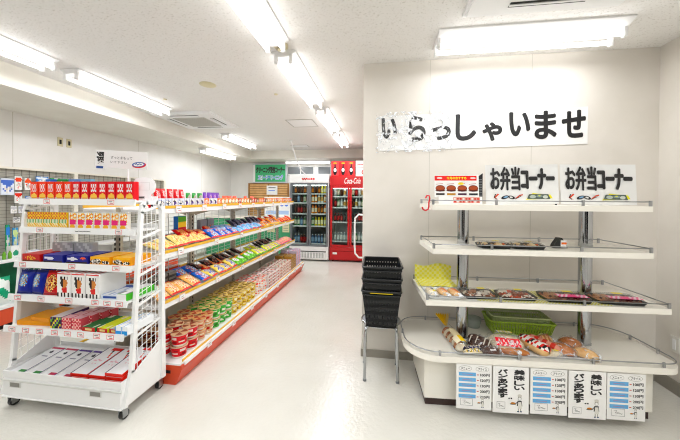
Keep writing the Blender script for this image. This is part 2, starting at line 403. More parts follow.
mb.tube(pts, .014, LAMPW, 8); mb.lathe([(.04, 0), (.04, -.02), (.012, -.03)], LAMPW, 12, at=(-1.903, 5.96, H-.001))
tag(mb.build('power_cable'), 'white cable hanging from the ceiling down to the white fridge', 'cable')
for y, lab in ((3.417, 'cream wall socket, the nearer of two on the left wall'), (3.53, 'cream wall switch, the farther of two plates on the left wall')):
    mb = MB(Matrix.Translation((XL, y, 2.19))); mb.box(0, .008, -.035, .035, -.06, .06, CREAM, .004); mb.box(.008, .012, -.014, .014, -.03, .03, DARK, .003)
    tag(mb.build('wall_socket'), lab, 'socket')
mb = MB(Matrix.Translation((XR, 2.49, .37))); mb.box(-.008, 0, -.035, .035, -.06, .06, mat('socket_white', '#e4e1d8', .4), .004); mb.box(-.012, -.008, -.014, .014, -.04, .04, WHITE, .003)
tag(mb.build('wall_socket'), 'white wall socket low on the right wall beside the counter', 'socket')
# grab bar on the partition side
mb = MB(); X0 = XP
mb.tube([(X0-.001, 2.86, 1.28), (X0-.05, 2.86, 1.285), (X0-.085, 2.86, 1.25), (X0-.09, 2.86, 1.15), (X0-.09, 2.86, .98), (X0-.085, 2.86, .90), (X0-.05, 2.86, .86), (X0-.001, 2.86, .86)], .009, WHITE, 10)
tag(mb.build('grab_rail'), 'white bent grab bar on the corridor side of the partition wall', 'handle')
# =================================================================== BANNER
rnd = random.Random(3)
BAN = mat('banner_plastic', '#f7f6f3', .22, coat=.6)
def sheet(x0, x1, zt0, zt1, zb0, zb1, y, m, th=.0015, wob=.003, nx=30, nz=6, seed=1):
    mb = MB(); rr = random.Random(seed); a = [rr.uniform(0, 6) for _ in range(4)]
    def f(u, v): return (x0+(x1-x0)*u, y-wob*(.5+.5*math.sin(u*21+a[0])*math.cos(v*5+a[1])), (zb0+(zb1-zb0)*u)*(1-v)+(zt0+(zt1-zt0)*u)*v)
    mb.grid(nx, nz, f, lambda u, v: m)
    mb.grid(nx, nz, lambda u, v: (f(u, v)[0], f(u, v)[1]+th, f(u, v)[2]), lambda u, v: m, flip=True)
    return mb
t = empty('welcome_banner', (0, YP, 2.04), 0, 'long white plastic banner with black Japanese welcome lettering on the partition wall', 'banner')
mb = sheet(-.03, 1.675, 2.185-2.04, 2.212-2.04, 1.872-2.04, 1.905-2.04, -.003, BAN, wob=.002); s = 'いらっしゃいませ'
xs = [.068, .31, .516, .722, .937, 1.155, 1.356, 1.569]; ws = [.14, .155, .17, .175, .165, .17, .175, .185]; hs = [.19, .235, .13, .235, .165, .21, .24, .235]
dz = [.036, .028, -.016, .027, -.015, .043, .031, .032]
for k, ch in enumerate(s): mb.text(ch, xs[k], dz[k]-.0, ws[k]-.02, hs[k]-.02, -.0062, INK, rot=.012, fat=.0085)
mb.build('banner_sheet', t)
mb = MB(); rr = random.Random(8)   # loose creased clear wrap over the left half of the banner
def fw(u, v): return (-.05+.66*u, -.012-.008*math.sin(u*31+v*9)*math.sin(v*13+u*5)-.004*math.sin(u*80), -.185+.36*v+.01*u)
mb.grid(60, 26, fw, lambda u, v: CREASE_GLINTS, smooth=False); mb.build('clear_wrap', t, 'creased shiny clear wrap')
# =================================================================== BREAD STAND
UO = Vector((1.0, 2.3, 0)); UR = R(3)
UM = Matrix.Translation(UO) @ Matrix.Rotation(UR, 4, 'Z')
def U(x, y, z=0.): return tuple(UM @ Vector((x, y, z)))
t = empty('bread_display_stand', UO, UR, 'ivory bread display counter with chrome posts and three ivory shelves', 'display stand')
mb = MB(); mb.box(-.70, .765, -.18, .28, .055, .365, IVORY2); mb.build('cabinet', t)
mb = MB(); mb.box(-.69, .755, -.165, .25, .0, .055, PLINTH); mb.build('plinth', t, 'dark brown plinth')
def rrect(x0, x1, y0, y1, r, n=8, rs=None):
    rs = rs or [r]*4; pts = []
    for k, (cx, cy, a0) in enumerate(((x1, y0, -90), (x1, y1, 0), (x0, y1, 90), (x0, y0, 180))):
        r_ = rs[k]; ccx = cx-r_ if cx == x1 else cx+r_; ccy = cy-r_ if cy == y1 else cy+r_
        for i in range(n+1):
            a = R(a0+90*i/n); pts.append((ccx+r_*math.cos(a), ccy+r_*math.sin(a)))
    return pts
CT = rrect(-.835, .875, -.285, .305, .2, 10, [.11, .22, .18, .22])
mb = MB(); mb.slab(CT, .365, .405, IVORY2, IVORY3); mb.build('countertop', t)
def rail(parent, pts, z, zs, r=.004, posts=(), closed=True):
    b = MB(); b.tube([(x, y, z) for x, y in pts], r, STEEL, 8, closed)
    for x, y in posts:
        b.box(x-.007, x+.007, y-.006, y+.006, zs, z+.009, STEEL, .002)
    b.build('guard_rail', parent, 'thin steel guard rail')
RT = rrect(-.827, .867, -.277, .297, .2, 10, [.102, .212, .172, .212])
rail(t, RT, .430, .405, posts=[(-.62, -.277), (-.12, -.277), (.33, -.277), (.74, -.277), (-.60, .297), (.0, .297), (.60, .297), (.867, -.10), (-.827, .03), (.86, .10)])
POSTS = (-.39, .468)
for x in POSTS:
    for a, b_, q in ((.425, .726, 0), (.766, 1.071, 0), (1.111, 1.365, 0)):
        pass
    mb = MB(); mb.cyl((x, 0, .405), (x, 0, 1.372), .041, CHROME, n=24)
    for z in (.406, .765, 1.113): mb.lathe([(.043, 0), (.043, .012)], CHROME, 24, at=(x, 0, z))
    mb.build('post', t, 'polished chrome post')
def shelf(z, x0, x1, y0, y1, posts):
    b = MB(); b.slab([(x0+.02, y0), (x1, y0), (x1, y1), (x0+.01, y1)], z, z+.036, IVORY3)
    s_ = b.build('shelf', t)
    e = .008; zz = z+.064
    pts = [(x0+e+.02, y0+e), (x1-e, y0+e), (x1-e-.005, y1-e), (x0+e+.015, y1-e)]
    bb = MB(); bb.tube([(x, y, zz) for x, y in pts], .0034, STEEL, 8, True)
    for x, y in pts+posts: bb.box(x-.008, x+.008, y-.006, y+.006, z+.036, zz+.008, STEEL, .002)
    bb.build('guard_rail', s_, 'thin steel guard rail')
shelf(.725, -.725, .81, -.245, .285, [(-.22, -.237), (.30, -.237), (-.18, .277), (.3, .277)])
shelf(1.075, -.685, .70, -.245, .185, [(-.28, -.237), (.28, -.237), (-.25, .177), (.25, .177)])
shelf(1.372, -.69, .70, -.235, .165, [(-.25, -.227), (.29, -.227)])
ZC, Z4, Z3, Z2 = .405, .761, 1.111, 1.408
# hanging signs below the counter edge
BLUE = C('#7fb7dc', .5)
def cook(mb, cx, cz, s, y):   # a small drawn baker carrying a tray
    ln = .0016*s*8
    mb.ell(cx, cz+.062*s, .012*s, .012*s, y, C('#8d8a80'), 10); mb.ell(cx, cz+.061*s, .009*s, .009*s, y-.0003, PAPER, 10)
    mb.rect(cx-.011*s, cx+.011*s, cz+.07*s, cz+.078*s, y-.0004, C('#b9b6ad')); mb.ell(cx, cz+.082*s, .014*s, .009*s, y-.0005, C('#d8d5cc'), 10)
    mb.poly([(cx-.013*s, cz+.048*s), (cx-.017*s, cz+.012*s), (cx+.017*s, cz+.012*s), (cx+.013*s, cz+.048*s)], y, C('#4a4d4c'))
    mb.poly([(cx-.008*s, cz+.04*s), (cx-.012*s, cz-.004*s), (cx+.016*s, cz-.004*s), (cx+.010*s, cz+.04*s)], y-.0003, C('#e4e2da'))
    mb.line([(cx-.012*s, cz+.04*s), (cx-.026*s, cz+.026*s), (cx-.034*s, cz+.026*s)], .005*s, y-.0004, C('#4a4d4c'))
    mb.ell(cx-.042*s, cz+.024*s, .02*s, .005*s, y-.0005, C('#6e6a5c'), 12); mb.ell(cx-.042*s, cz+.03*s, .015*s, .006*s, y-.0006, C('#c0853c'), 12)
    for q in (-1, 1):
        mb.rect(cx+q*.007*s-.003*s, cx+q*.007*s+.003*s, cz-.022*s, cz-.004*s, y, C('#b9b6ad')); mb.ell(cx+q*.009*s, cz-.024*s, .007*s, .004*s, y-.0003, C('#2c4668'), 8)
def scribble(mb, cx, cz, w, h, y):
    mb.frame(cx-w/2, cx+w/2, cz-h/2, cz+h/2, .0016, y, C('#5d5b55'))
    mb.line([(cx-w*.35, cz+h*.2), (cx-w*.1, cz+h*.25), (cx-w*.25, cz-.1*h), (cx, cz+.0*h), (cx+.1*w, cz-.2*h), (cx+.35*w, cz-.15*h)], .0016, y, C('#5d5b55'))
    mb.line([(cx-w*.2, cz-h*.25), (cx+w*.1, cz-h*.05), (cx+w*.3, cz-h*.28)], .0016, y, C('#5d5b55'))
def menu_sign():
    mb = MB(); w, h = .222, .292
    mb.box(-w/2, w/2, -.0015, .0015, -h, 0, PAPER); y = -.0022
    for c_, s_ in ((-.055, 'メニュー'), (.052, 'プライス')):
        mb.ell(c_, -.026, .042, .018, y, C('#a9a69d'), 20); mb.ell(c_, -.026, .040, .016, y-.0003, PAPER, 20)
        mb.text(s_, c_, -.026, .056, .017, y-.0006, INK, bold=.02)
    for k, p in enumerate(('100円', '120円', '130円', '200円', '220円')):
        z = -.064-.034*k-(.002*k)
        mb.rect(-.096, .012, z-.011, z+.013, y, BLUE); mb.line([(-.075, z+.001), (-.01, z)], .003, y-.0003, C('#b78ca0'))
        mb.rect(.018, .030, z-.003, z+.002, y, C('#b4503c')); mb.text(p, .068, z, .06, .020, y-.0003, INK, bold=.03)
    scribble(mb, -.045, -.245, .075, .045, y); cook(mb, .055, -.262, .55, y)
    return mb.mesh('menu_sign')
def bread_sign():
    mb = MB(); w, h = .222, .300
    mb.box(-w/2, w/2, -.0015, .0015, -h, 0, PAPER); y = -.0022
    for ch, z, hh in (('美', -.032, .030), ('味', -.068, .030), ('し', -.102, .028), ('い', -.134, .022)): mb.text(ch, .052, z, .062, hh, y, INK, fat=.0022)
    for ch, z, hh in (('パ', -.030, .024), ('ン', -.060, .022), ('あ', -.093, .030), ('り', -.124, .024), ('ま', -.156, .030), ('す', -.187, .026)): mb.text(ch, -.050, z, .056, hh, y, INK, fat=.0024)
    mb.ell(.004, -.203, .005, .005, y, INK, 8); mb.ell(-.010, -.203, .006, .004, y, INK, 8)
    scribble(mb, -.06, -.25, .05, .042, y); cook(mb, .055, -.262, .98, y)
    return mb.mesh('bread_sign')
me1, me2 = menu_sign(), bread_sign()
SGN = [('menu_sign', me1, -.398, 'leftmost menu and price sign with blue rows hanging from the counter edge'),
       ('bread_sign', me2, -.168, 'left sign with bold vertical lettering hanging between two menu signs'),
       ('menu_sign', me1, .063, 'middle menu and price sign hanging below the bun tray'),
       ('bread_sign', me2, .293, 'right sign with bold vertical lettering below the empty right counter half'),
       ('menu_sign', me1, .520, 'rightmost menu and price sign hanging from the counter edge')]
for i, (n, me, x, lab) in enumerate(SGN):
    put(n, me, U(x-.008, -.2905, .366-.001*i), (0, 0, UR), lab, 'sign', 'paper signs hanging from the bread counter')
# bento corner signs on top
def bento_sign(seed):
    mb = MB(); w, h = .50, .285
    for q in (1,):
        mb.grid(10, 4, lambda u, v: ((u-.5)*w, -.001*math.sin(u*5+seed), v*h), lambda u, v: C("#f1f1ef", .12))
        mb.grid(10, 4, lambda u, v: ((u-.5)*w, .002-.001*math.sin(u*5+seed), v*h), lambda u, v: C('#f1f1ef', .12), flip=True)
    y = -.0055
    mb.text('お弁当', -.115, .184, .200, .165, y, INK, fat=.0045); mb.text('コーナー', .108, .180, .218, .142, y, INK, fat=.0072)
    # two drawn rice-ball faces / shrimp scribble and a green-grey lunch box drawing with yellow flash
    mb.poly([(-.20, .045), (-.17, .075), (-.16, .07), (-.185, .045), (-.165, .03)], y, C('#c4573a'))
    mb.line([(-.185, .07), (-.195, .05), (-.18, .035)], .006, y-.0003, INK)
    mb.ell(-.12, .048, .028, .012, y, INK, 14, .3); mb.ell(-.115, .05, .017, .006, y-.0003, C('#8fb0c8'), 12, .3)
    mb.ell(-.075, .047, .024, .012, y, INK, 14, -.3); mb.ell(-.078, .048, .012, .006, y-.0003, C('#e8e8e4'), 12, -.3)
    mb.line([(-.045, .04), (-.02, .06), (.0, .066)], .008, y, C('#c4573a')); mb.line([(-.05, .036), (-.01, .055)], .004, y-.0003, INK)
    mb.poly([(.02, .03), (.07, .078), (.12, .072), (.19, .066), (.205, .04), (.15, .036)], y, C('#e6e23c'))
    mb.poly([(.03, .035), (.045, .07), (.175, .07), (.19, .035)], y-.0003, C('#5f6d66'))
    mb.ell(.07, .052, .022, .012, y-.0006, C('#b9c4bb'), 12); mb.ell(.115, .055, .022, .009, y-.0006, C('#8fa39a'), 12); mb.ell(.155, .05, .018, .012, y-.0006, C('#cfd6cc'), 12)
    mb.ell(.115, .058, .008, .004, y-.0009, C('#dcd93a'), 8)
    return mb.mesh('lunch_corner_sign')
put('lunch_corner_sign', bento_sign(0), U(.005, -.05, Z2+.006), (R(-4), R(-.6), UR), 'left white lunch corner sign with black lettering standing on the top shelf', 'sign', 'lunch corner signs on the top shelf')
put('lunch_corner_sign', bento_sign(2), U(.515, -.05, Z2+.006), (R(-4), R(.3), UR), 'right white lunch corner sign with black lettering on the top shelf', 'sign', 'lunch corner signs on the top shelf')
# sign stand wedges (dark edge behind signs)
for x, lab in ((-.262, 'narrow black upright card stand left of the lunch corner signs'), (.262, 'narrow black upright card stand between the two lunch corner signs')):
    mb = MB(); h_ = .22 if x > 0 else .23
    mb.prismY([(-.045 if x < 0 else -.004, 0), (.008 if x < 0 else .006, 0), (.008 if x < 0 else .004, h_), (-.02 if x < 0 else 0, h_-.02)], -.004, .004, BLACKP)
    if x < 0:
        for k in range(12): mb.rect(-.022, .004, .05+k*.012, .054+k*.012, -.0046, C('#8f9294'))
    o = mb.build('card_stand'); o.location = U(x, .0, Z2); o.rotation_euler = (0, 0, UR); tag(o, lab, 'stand')
# small price poster with food pictures
t2 = empty('food_poster', U(-.465, -.09, Z2), UR, 'small red and white food price poster standing left on the top shelf', 'poster', rx=R(-5))
mb = MB(); mb.box(-.155, .155, -.003, .003, .05, .215, PAPER); y = -.0038
mb.rect(-.155, .140, .172, .207, y, C('#d8281f')); mb.text('今月のおすすめ', 0, .19, .14, .022, y-.0004, C('#f4e23c'), bold=.03)
for x in (-.12, .115): mb.ell(x, .19, .02, .007, y-.0004, C('#f3ddd8'), 12)
for k in range(4):
    x = -.115+k*.077; mb.ell(x, .115, .034, .024, y, C('#7a3a1d'), 18); mb.ell(x, .118, .030, .014, y-.0003, C('#a85528'), 14); mb.ell(x, .098, .036, .006, y-.0005, C('#5a2612'), 12)
    mb.line([(x-.03, .145), (x+.02, .15)], .003, y, C('#b9484a')); mb.rect(x-.03, x+.03, .066, .080, y, C(('#4a4440', '#b98f3a', '#5a3a50', '#3b3f45')[k]))
mb.ell(.03, .15, .02, .010, y-.0007, C('#ecd846'), 12)
mb.build('picture_card', t2)
mb = MB(); mb.box(-.13, .17, -.02, -.012, .0, .055, PAPER); mb.rect(-.03, .155, .008, .05, -.0208, C('#dca79b'))
for k in range(9):
    for j in range(2): mb.rect(-.025+k*.02, -.012+k*.02, .012+j*.02, .024+j*.02, -.0212, C(('#c6362c', '#f0ebe4', '#b9554a')[(k+j) % 3]))
mb.line([(-.09, .028), (-.06, .028)], .004, -.0208, C('#444444')); mb.build('price_strip', t2)
# red hook
mb = MB(); pts = [(-.005, 0, .0), (.004, 0, .018), (.02, 0, .018), (.024, 0, .0), (.018, 0, -.03), (.018, 0, -.06)]
pts += [(.018-.022*(1-math.cos(a)), 0, -.06-.024*math.sin(a)) for a in (R(45), R(90), R(135), R(180))]
mb.tube(pts, .0055, mat('red_plastic', '#d3202a', .3), 8)
o = mb.build('red_hook'); o.location = U(-.705, -.21, Z2+.042); o.rotation_euler = (0, 0, UR); tag(o, 'red plastic S-hook hanging on the left end of the top shelf rail', 'hook')
# lunch trays
def lunch_box(w, d, cols, label_pink, blackbase=True, seed=0):
    """tray mesh, food mesh, lid film mesh"""
    a = MB(); base = rrect(-w/2+.012, w/2-.012, -d/2+.012, d/2-.012, .015, 3); top = rrect(-w/2, w/2, -d/2, d/2, .02, 3); n = len(top)
    m = BLACKP if blackbase else C('#7a3327')
    a.add([(x, y, 0) for x, y in base]+[(x, y, .024) for x, y in top], [tuple(range(n))[::-1]]+[(i, (i+1)%n, n+(i+1)%n, n+i) for i in range(n)], m)
    b = MB(); rr = random.Random(seed); nx, ny = 8, 6
    hh = {}
    def f(u, v):
        k = (round(u*40), round(v*40)); hh.setdefault(k, rr.uniform(.012, .030) if .02 < u < .98 and .02 < v < .98 else .012)
        return ((u-.5)*(w-.02), (v-.5)*(d-.02), hh[k])
    ph = rr.uniform(0, 5)
    def dz_(u, v): return C(cols[int((math.sin(u*9+ph)*math.cos(v*8+ph*2)+1)*.4999*len(cols))], .5)
    b.grid(16, 10, f, dz_)
    for i in range(5):
        x = rr.uniform(-w*.35, w*.35); yy = rr.uniform(-d*.2, d*.3)
        b.lathe([(.001, .016), (.022, .018), (.018, .032), (.001, .036)], C(rr.choice(cols), .4), 10, at=(x, yy, 0), caps=False)
    if label_pink:
        b.grid(14, 3, lambda u, v: ((u-.38)*w*.66, -d*.47+v*d*.34, .0425), lambda u, v: C('#e23a8a' if (math.sin(u*47)*math.cos(v*7)+.25) > 0 else '#f5dfe8', .3), False)
    b.grid(2, 2, lambda u, v: (w*.05+u*w*.22, d*.18+v*d*.2, .0424), lambda u, v: C('#e8dc3a', .3), False)
    c = MB(); lid = rrect(-w/2+.02, w/2-.02, -d/2+.02, d/2-.02, .02, 3)
    c.add([(x, y, .024) for x, y in top]+[(x, y, .041) for x, y in lid], [tuple(range(n, 2*n))]+[(i, (i+1)%n, n+(i+1)%n, n+i) for i in range(n)], CLEAR)
    return a.mesh('tray'), b.mesh('food'), c.mesh('lid')
LB1 = lunch_box(.225, .16, ['#7c4b31', '#ece6da', '#a66b45', '#5b3426', '#e8ded0'], False, True, 4)
LB2 = lunch_box(.285, .17, ['#6e4a36', '#8b5a3e', '#b98a63', '#59382b'], True, True, 5)
LB3 = lunch_box(.235, .16, ['#8a4a2c', '#c8552a', '#f0e8dc', '#6b3a26', '#e9e2d4'], False, True, 6)
LB4 = lunch_box(.205, .14, ['#3d3a33', '#b08a5c', '#2c2b28', '#d9c7a0', '#e8772e'], False, True, 9)
def lunch(kind, x, y, z, label, rz=0., grp='packed lunches on the middle shelf of the bread stand'):
    t_ = empty('packed_lunch', U(x, y, z), UR+rz, label, 'packed lunch', grp)
    for nm, me in zip(('lunch_tray', 'food', 'lid'), kind):
        o = bpy.data.objects.new(nm, me); COL.objects.link(o); o.parent = t_
lunch(LB1, -.325, -.125, Z4+.003, 'packed lunch with rice and meat beside the left chrome post, no pink label', R(2))
lunch(LB3, -.078, -.128, Z4+.003, 'packed lunch with orange garnish, second from the left post', R(-1))
lunch(LB2, .235, -.135, Z4+.003, 'brown packed lunch with pink lettered label in front of the right chrome post', R(-2))
lunch(LB2, .56, -.135, Z4+.002, 'rightmost packed lunch with pink lettered label near the shelf end', R(-4))
lunch(LB4, -.235, -.145, Z3+.001, 'small dark-tray lunch on the upper shelf beside the left post', R(2), 'dark tray lunches on the upper shelf')
lunch(LB4, -.018, -.145, Z3+.001, 'small dark-tray lunch on the upper shelf next to the rice ball', R(-3), 'dark tray lunches on the upper shelf')
t2 = empty('rice_ball', U(.217, -.11, Z3+.001), UR, 'small wrapped rice ball with orange label on the upper shelf', 'rice ball')
mb = MB(); mb.prismY([(-.046, .002), (.046, .002), (.041, .024), (.010, .072), (-.010, .072), (-.041, .024)], -.02, .02, mat('seaweed', '#1c201d', .5)); mb.build('seaweed_body', t2)
mb = MB(); mb.rect(-.0, .038, .006, .056, -.021, PAPER); mb.rect(.004, .038, .028, .042, -.0215, C('#d9762e')); mb.build('label_sticker', t2)
mb = MB(); mb.add([(-.004, 0, .055), (.006, 0, .058), (.02, .01, .085), (-.012, .008, .088), (.004, -.01, .09)], [(0, 1, 2, 3), (0, 1, 4)], CLEAR); mb.build('wrap_tail', t2)
# yellow check cloth on the shelf
def check(u, v, n=30, m=9): return C('#e3dc3a' if (int(u*n)+int(v*m)) % 2 else '#eeeeda', .6) if (int(u*n)+int(v*m)) % 3 else C('#dfe0a8', .6)
mb = MB(); mb.box(-.36, .48, -.225, .04, Z4+.0002, Z4+.0012, C('#e8e6c8', .7))
mb.grid(84, 26, lambda u, v: (-.36+.84*u, -.225+.265*v, Z4+.0017), lambda u, v: C('#dcd63a', .6) if (int(u*84)+int(v*26)) % 2 else C('#efeede', .6), False)
o = mb.build('yellow_check_cloth'); o.location = UO; o.rotation_euler = (0, 0, UR); tag(o, 'yellow and white checked cloth lying flat under the packed lunches', 'cloth')
mb = MB()
def cf(u, v):
    x = -.70+.30*u
    if v < .5: return (x, .06+.195*v/.5+.004*math.sin(u*14), Z4+.0065+.002*math.sin(u*30))
    q = (v-.5)/.5; return (x+.0*q, .255+.004*math.sin(u*14), Z4+.0065+.125*q-.012*q*math.sin(u*7))
mb.grid(30, 24, cf, lambda u, v: C('#e6e05a', .6) if (int(u*30)//2+int(v*24)//2) % 2 else C('#f0efb0', .6))
mb.grid(30, 24, lambda u, v: (cf(u, v)[0], cf(u, v)[1]+.0015, cf(u, v)[2]-.0015), lambda u, v: C('#dcd83a', .6), flip=True)
o = mb.build('yellow_check_cloth'); o.location = UO; o.rotation_euler = (0, 0, UR); tag(o, 'bright yellow checked cloth raised behind the pastry tray at the shelf left end', 'cloth')
def serving_tray(w, d, x, y, z, label, rz=0., m=None):
    b = MB(); m = m or mat('tray_white', '#e9ecee', .25); o0 = rrect(-w/2+.02, w/2-.02, -d/2+.02, d/2-.02, .02, 4); o1 = rrect(-w/2, w/2, -d/2, d/2, .03, 4); n = len(o0)
    o2 = rrect(-w/2+.006, w/2-.006, -d/2+.006, d/2-.006, .028, 4); o3 = rrect(-w/2+.024, w/2-.024, -d/2+.024, d/2-.024, .018, 4)
    rings = [(o0, 0), (o1, .018), (o2, .0185), (o3, .003)]
    vs = [(px, py, pz) for r_, pz in rings for px, py in r_]
    fs = [tuple(range(n))[::-1], tuple(range(3*n, 4*n))]+[(k*n+i, k*n+(i+1)%n, (k+1)*n+(i+1)%n, (k+1)*n+i) for k in range(3) for i in range(n)]
    b.add(vs, fs, m); o = b.build('serving_tray'); o.location = U(x, y, z); o.rotation_euler = (0, 0, UR+rz)
    return tag(o, label, 'tray', 'white serving trays on the bread stand')
serving_tray(.25, .23, -.575, -.12, Z4+.001, 'white tray with three wrapped pastries at the left end of the middle shelf', R(1))
serving_tray(.43, .21, -.30, -.160, ZC+.001, 'larger white tray with bagged breads at the left of the counter', R(-1))
serving_tray(.44, .25, .160, -.13, ZC+.001, 'white tray with striped bread and buns at the middle of the counter', R(-1))
BUN = noisy('bun_crust', '#cd8038', '#a5561f', 9, .35, .1, lo=.35, hi=.65); BUNL = noisy('bun_pale', '#eec283', '#dda560', 12, .45, .1)
BREADW = noisy('bread_white', '#f0e4cb', '#e4d3b0', 20, .7, .1); CHOC = noisy('choco_crust', '#5a3322', '#3c2016', 14, .4, .1)
def lump(mb, cx, cy, cz, rx, ry, rz, m, rot=0., n=14, k=8, seed=0, flat=.25):
    rr = random.Random(seed); vs = []; a0 = rr.uniform(0, 6)
    for j in range(k+1):
        th = PI*j/k; z = math.cos(th)
        for i in range(n):
            ph = 2*PI*i/n; w = 1+.06*math.sin(3*ph+a0)*math.sin(th)
            x = rx*math.sin(th)*math.cos(ph)*w; y = ry*math.sin(th)*math.sin(ph)*w
            vs.append((cx+x*math.cos(rot)-y*math.sin(rot), cy+x*math.sin(rot)+y*math.cos(rot), cz+rz*(z if z > 0 else z*flat)+rz*flat))
    mb.add(vs, [(j*n+i, (j+1)*n+i, (j+1)*n+(i+1)%n, j*n+(i+1)%n) for j in range(k) for i in range(n)], m, True)
def wrap(parent, rx, ry, rz, rot=0., seed=0, m=None, dz=0.):
    b = MB(); rr = random.Random(seed); n, k = 22, 9; vs = []; ph = [rr.uniform(0, 6) for _ in range(4)]
    for j in range(k+1):
        th = PI*.5*j/k
        for i in range(n):
            a = 2*PI*i/n; w = 1+.06*math.sin(7*a+ph[0])+.05*math.sin(5*th*3+4*a+ph[1])
            x = rx*math.sin(th)*math.cos(a)*w; y = ry*math.sin(th)*math.sin(a)*w
            vs.append((x*math.cos(rot)-y*math.sin(rot), x*math.sin(rot)+y*math.cos(rot), dz+rz*math.cos(th)*w+.002))
    m = m or CRINKLE_GLINTS
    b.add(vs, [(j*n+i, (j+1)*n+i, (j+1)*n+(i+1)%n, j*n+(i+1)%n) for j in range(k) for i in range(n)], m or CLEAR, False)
    b.build('clear_wrap', parent)
def bread(name, x, y, z, rz, label, cat='bread', grp='breads on the counter trays'):
    return empty(name, U(x, y-(.012 if z < .6 else 0), z), UR+rz, label, cat, grp)
ZT = ZC+.0055
# long loaf in printed bag with fanned end
t2 = bread('bagged_loaf', -.478, -.09, ZT+.002, R(-84), 'long sliced loaf in a yellow-tied bag slanting across the left tray')
b = MB(); N = 8
for k in range(N):
    x = -.13+k*.035; lump(b, x, 0, .0, .024, .038, .045, (BUN, BREADW)[k % 2], seed=k)
b.build('loaf_slices', t2)
b = MB(); vs = []; n = 14; prof = [(-.15, .036), (-.05, .043), (.06, .044), (.14, .042), (.155, .02)]
for x, r_ in prof:
    for i in range(n): a = 2*PI*i/n; vs.append((x, r_*math.cos(a)*1.0, .044+r_*math.sin(a)*.95))
def lc(j, i):
    if j == 2 and i in (2, 3): return C('#f0cf1e')
    if j == 2 and i in (4, 5, 1): return C('#f3ead2')
    if j == 1 and i in (1, 2, 3, 4): return C('#ece0c0')
    return CLEAR
b.add(vs, [(j*n+i, j*n+(i+1)%n, (j+1)*n+(i+1)%n, (j+1)*n+i) for j in range(4) for i in range(n)], [lc(j, i) for j in range(4) for i in range(n)], True); b.build('printed_wrap', t2)
b = MB(); nn = 16
for i in range(nn):
    a0 = -.75+1.5*i/nn; a1 = -.75+1.5*(i+1)/nn; zz = .06+(.02 if i % 2 else 0)
    b.add([(-.15, .01*a0, .055), (-.15, .01*a1, .055), (-.235, .062*a1/.75, zz+.045), (-.235, .062*a0/.75, .06+(.0 if i % 2 else .02)+.045)], [(0, 1, 2, 3)], C('#e8c21c') if i % 2 else C('#f0e7b8'))
b.build('gathered_end', t2, 'yellow striped gathered bag end')
# blue-yellow patterned packet at the front
t2 = bread('patterned_packet', -.40, -.235, ZT+.001, R(4), 'small dark packet with a yellow zigzag strip before the long loaf')
b = bag_mesh(.13, .055, .028, design('#26233a', '#efe6d0', [(.5, .75, .6, .25, ['#26233a', '#4a4770', '#e9e2ce']), (.5, .25, .6, .2, ['#e9cf2a', '#f5efdc', '#26233a'])], seed=2), C('#26233a')); b.T = Matrix()
o = b.build('packet_body', t2); o.rotation_euler = (R(-58), 0, 0); o.location = (0, -.01, .012)
t2 = bread('chocolate_bread', -.315, -.12, ZT+.001, R(-25), 'dark chocolate bread in clear wrap between the long loaf and sandwich loaf')
b = MB(); lump(b, 0, 0, 0, .08, .065, .055, CHOC, seed=3); lump(b, -.03, .02, .03, .05, .04, .03, CHOC, seed=4)
for a in (-.06, -.02, .03, .06): b.tube([(a, -.06, .045), (a+.01, -.01, .068), (a+.03, .05, .05)], .004, C('#ede6da'), 5)
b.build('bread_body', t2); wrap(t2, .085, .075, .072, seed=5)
t2 = bread('chocolate_bread', -.275, -.215, ZT+.001, R(10), 'brown glazed bread slice with white sticker at the tray front edge')
b = MB(); lump(b, 0, 0, 0, .07, .038, .035, CHOC, seed=6); b.add([(-.02, -.03, .036), (.02, -.03, .036), (.025, .0, .043), (-.015, .0, .043)], [(0, 1, 2, 3)], PAPER); b.build('bread_body', t2); wrap(t2, .08, .042, .05, seed=7)
t2 = bread('sandwich_loaf', -.145, -.125, ZT+.001, R(-8), 'large puffy wrapped sandwich loaf with pink lettering on the left tray')
b = MB()
lump(b, 0, 0, 0, .12, .09, .07, BREADW, seed=8); lump(b, .02, -.07, 0, .11, .035, .035, BUN, seed=9); b.build('bread_body', t2)
b = MB(); b.grid(16, 6, lambda u, v: (-.075+.15*u, -.092+.05*v-.0, .055+.032*v), lambda u, v: C('#e8364e' if math.sin(u*33)*math.cos(v*9)+.35 > 0 else '#f6d9da', .3), False); b.build('pink_label', t2)
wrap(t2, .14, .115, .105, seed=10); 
t2b = MB(); t2b.grid(8, 3, lambda u, v: (-.05+.10*u, .0+.05*v, .108-.01*v), lambda u, v: C('#e6e04a' if (int(u*8)) % 2 else '#f4f4f0', .3), False); t2b.build('yellow_seal', t2)
t2 = bread('striped_bread', .035, -.145, ZT+.001, R(-68), 'bread roll in red and white striped wrapper on the middle tray')
b = MB(); n = 16; vs = []; K = 16
for j in range(K+1):
    x = -.11+.22*j/K; r_ = .042*(max(.02, 1-(2*j/K-1)**6))**.5
    for i in range(n): a = 2*PI*i/n; vs.append((x, r_*math.cos(a)*1.2, .042+r_*math.sin(a)))
def sc(j, i): return C(('#c9322c', '#f1ebe4', '#f1ebe4', '#c9322c', '#2b2623', '#f1ebe4')[(j+i//2) % 6]) if i in (1, 2, 3, 4, 5, 6) else BUNL
b.add(vs, [(j*n+i, (j+1)*n+i, (j+1)*n+(i+1)%n, j*n+(i+1)%n) for j in range(K) for i in range(n)], [sc(j, i) for j in range(K) for i in range(n)], True); b.build('striped_wrapper', t2)
t2 = bread('striped_bread', .125, -.10, ZT+.001, R(-60), 'second narrower red striped bread stick lying beside the striped roll')
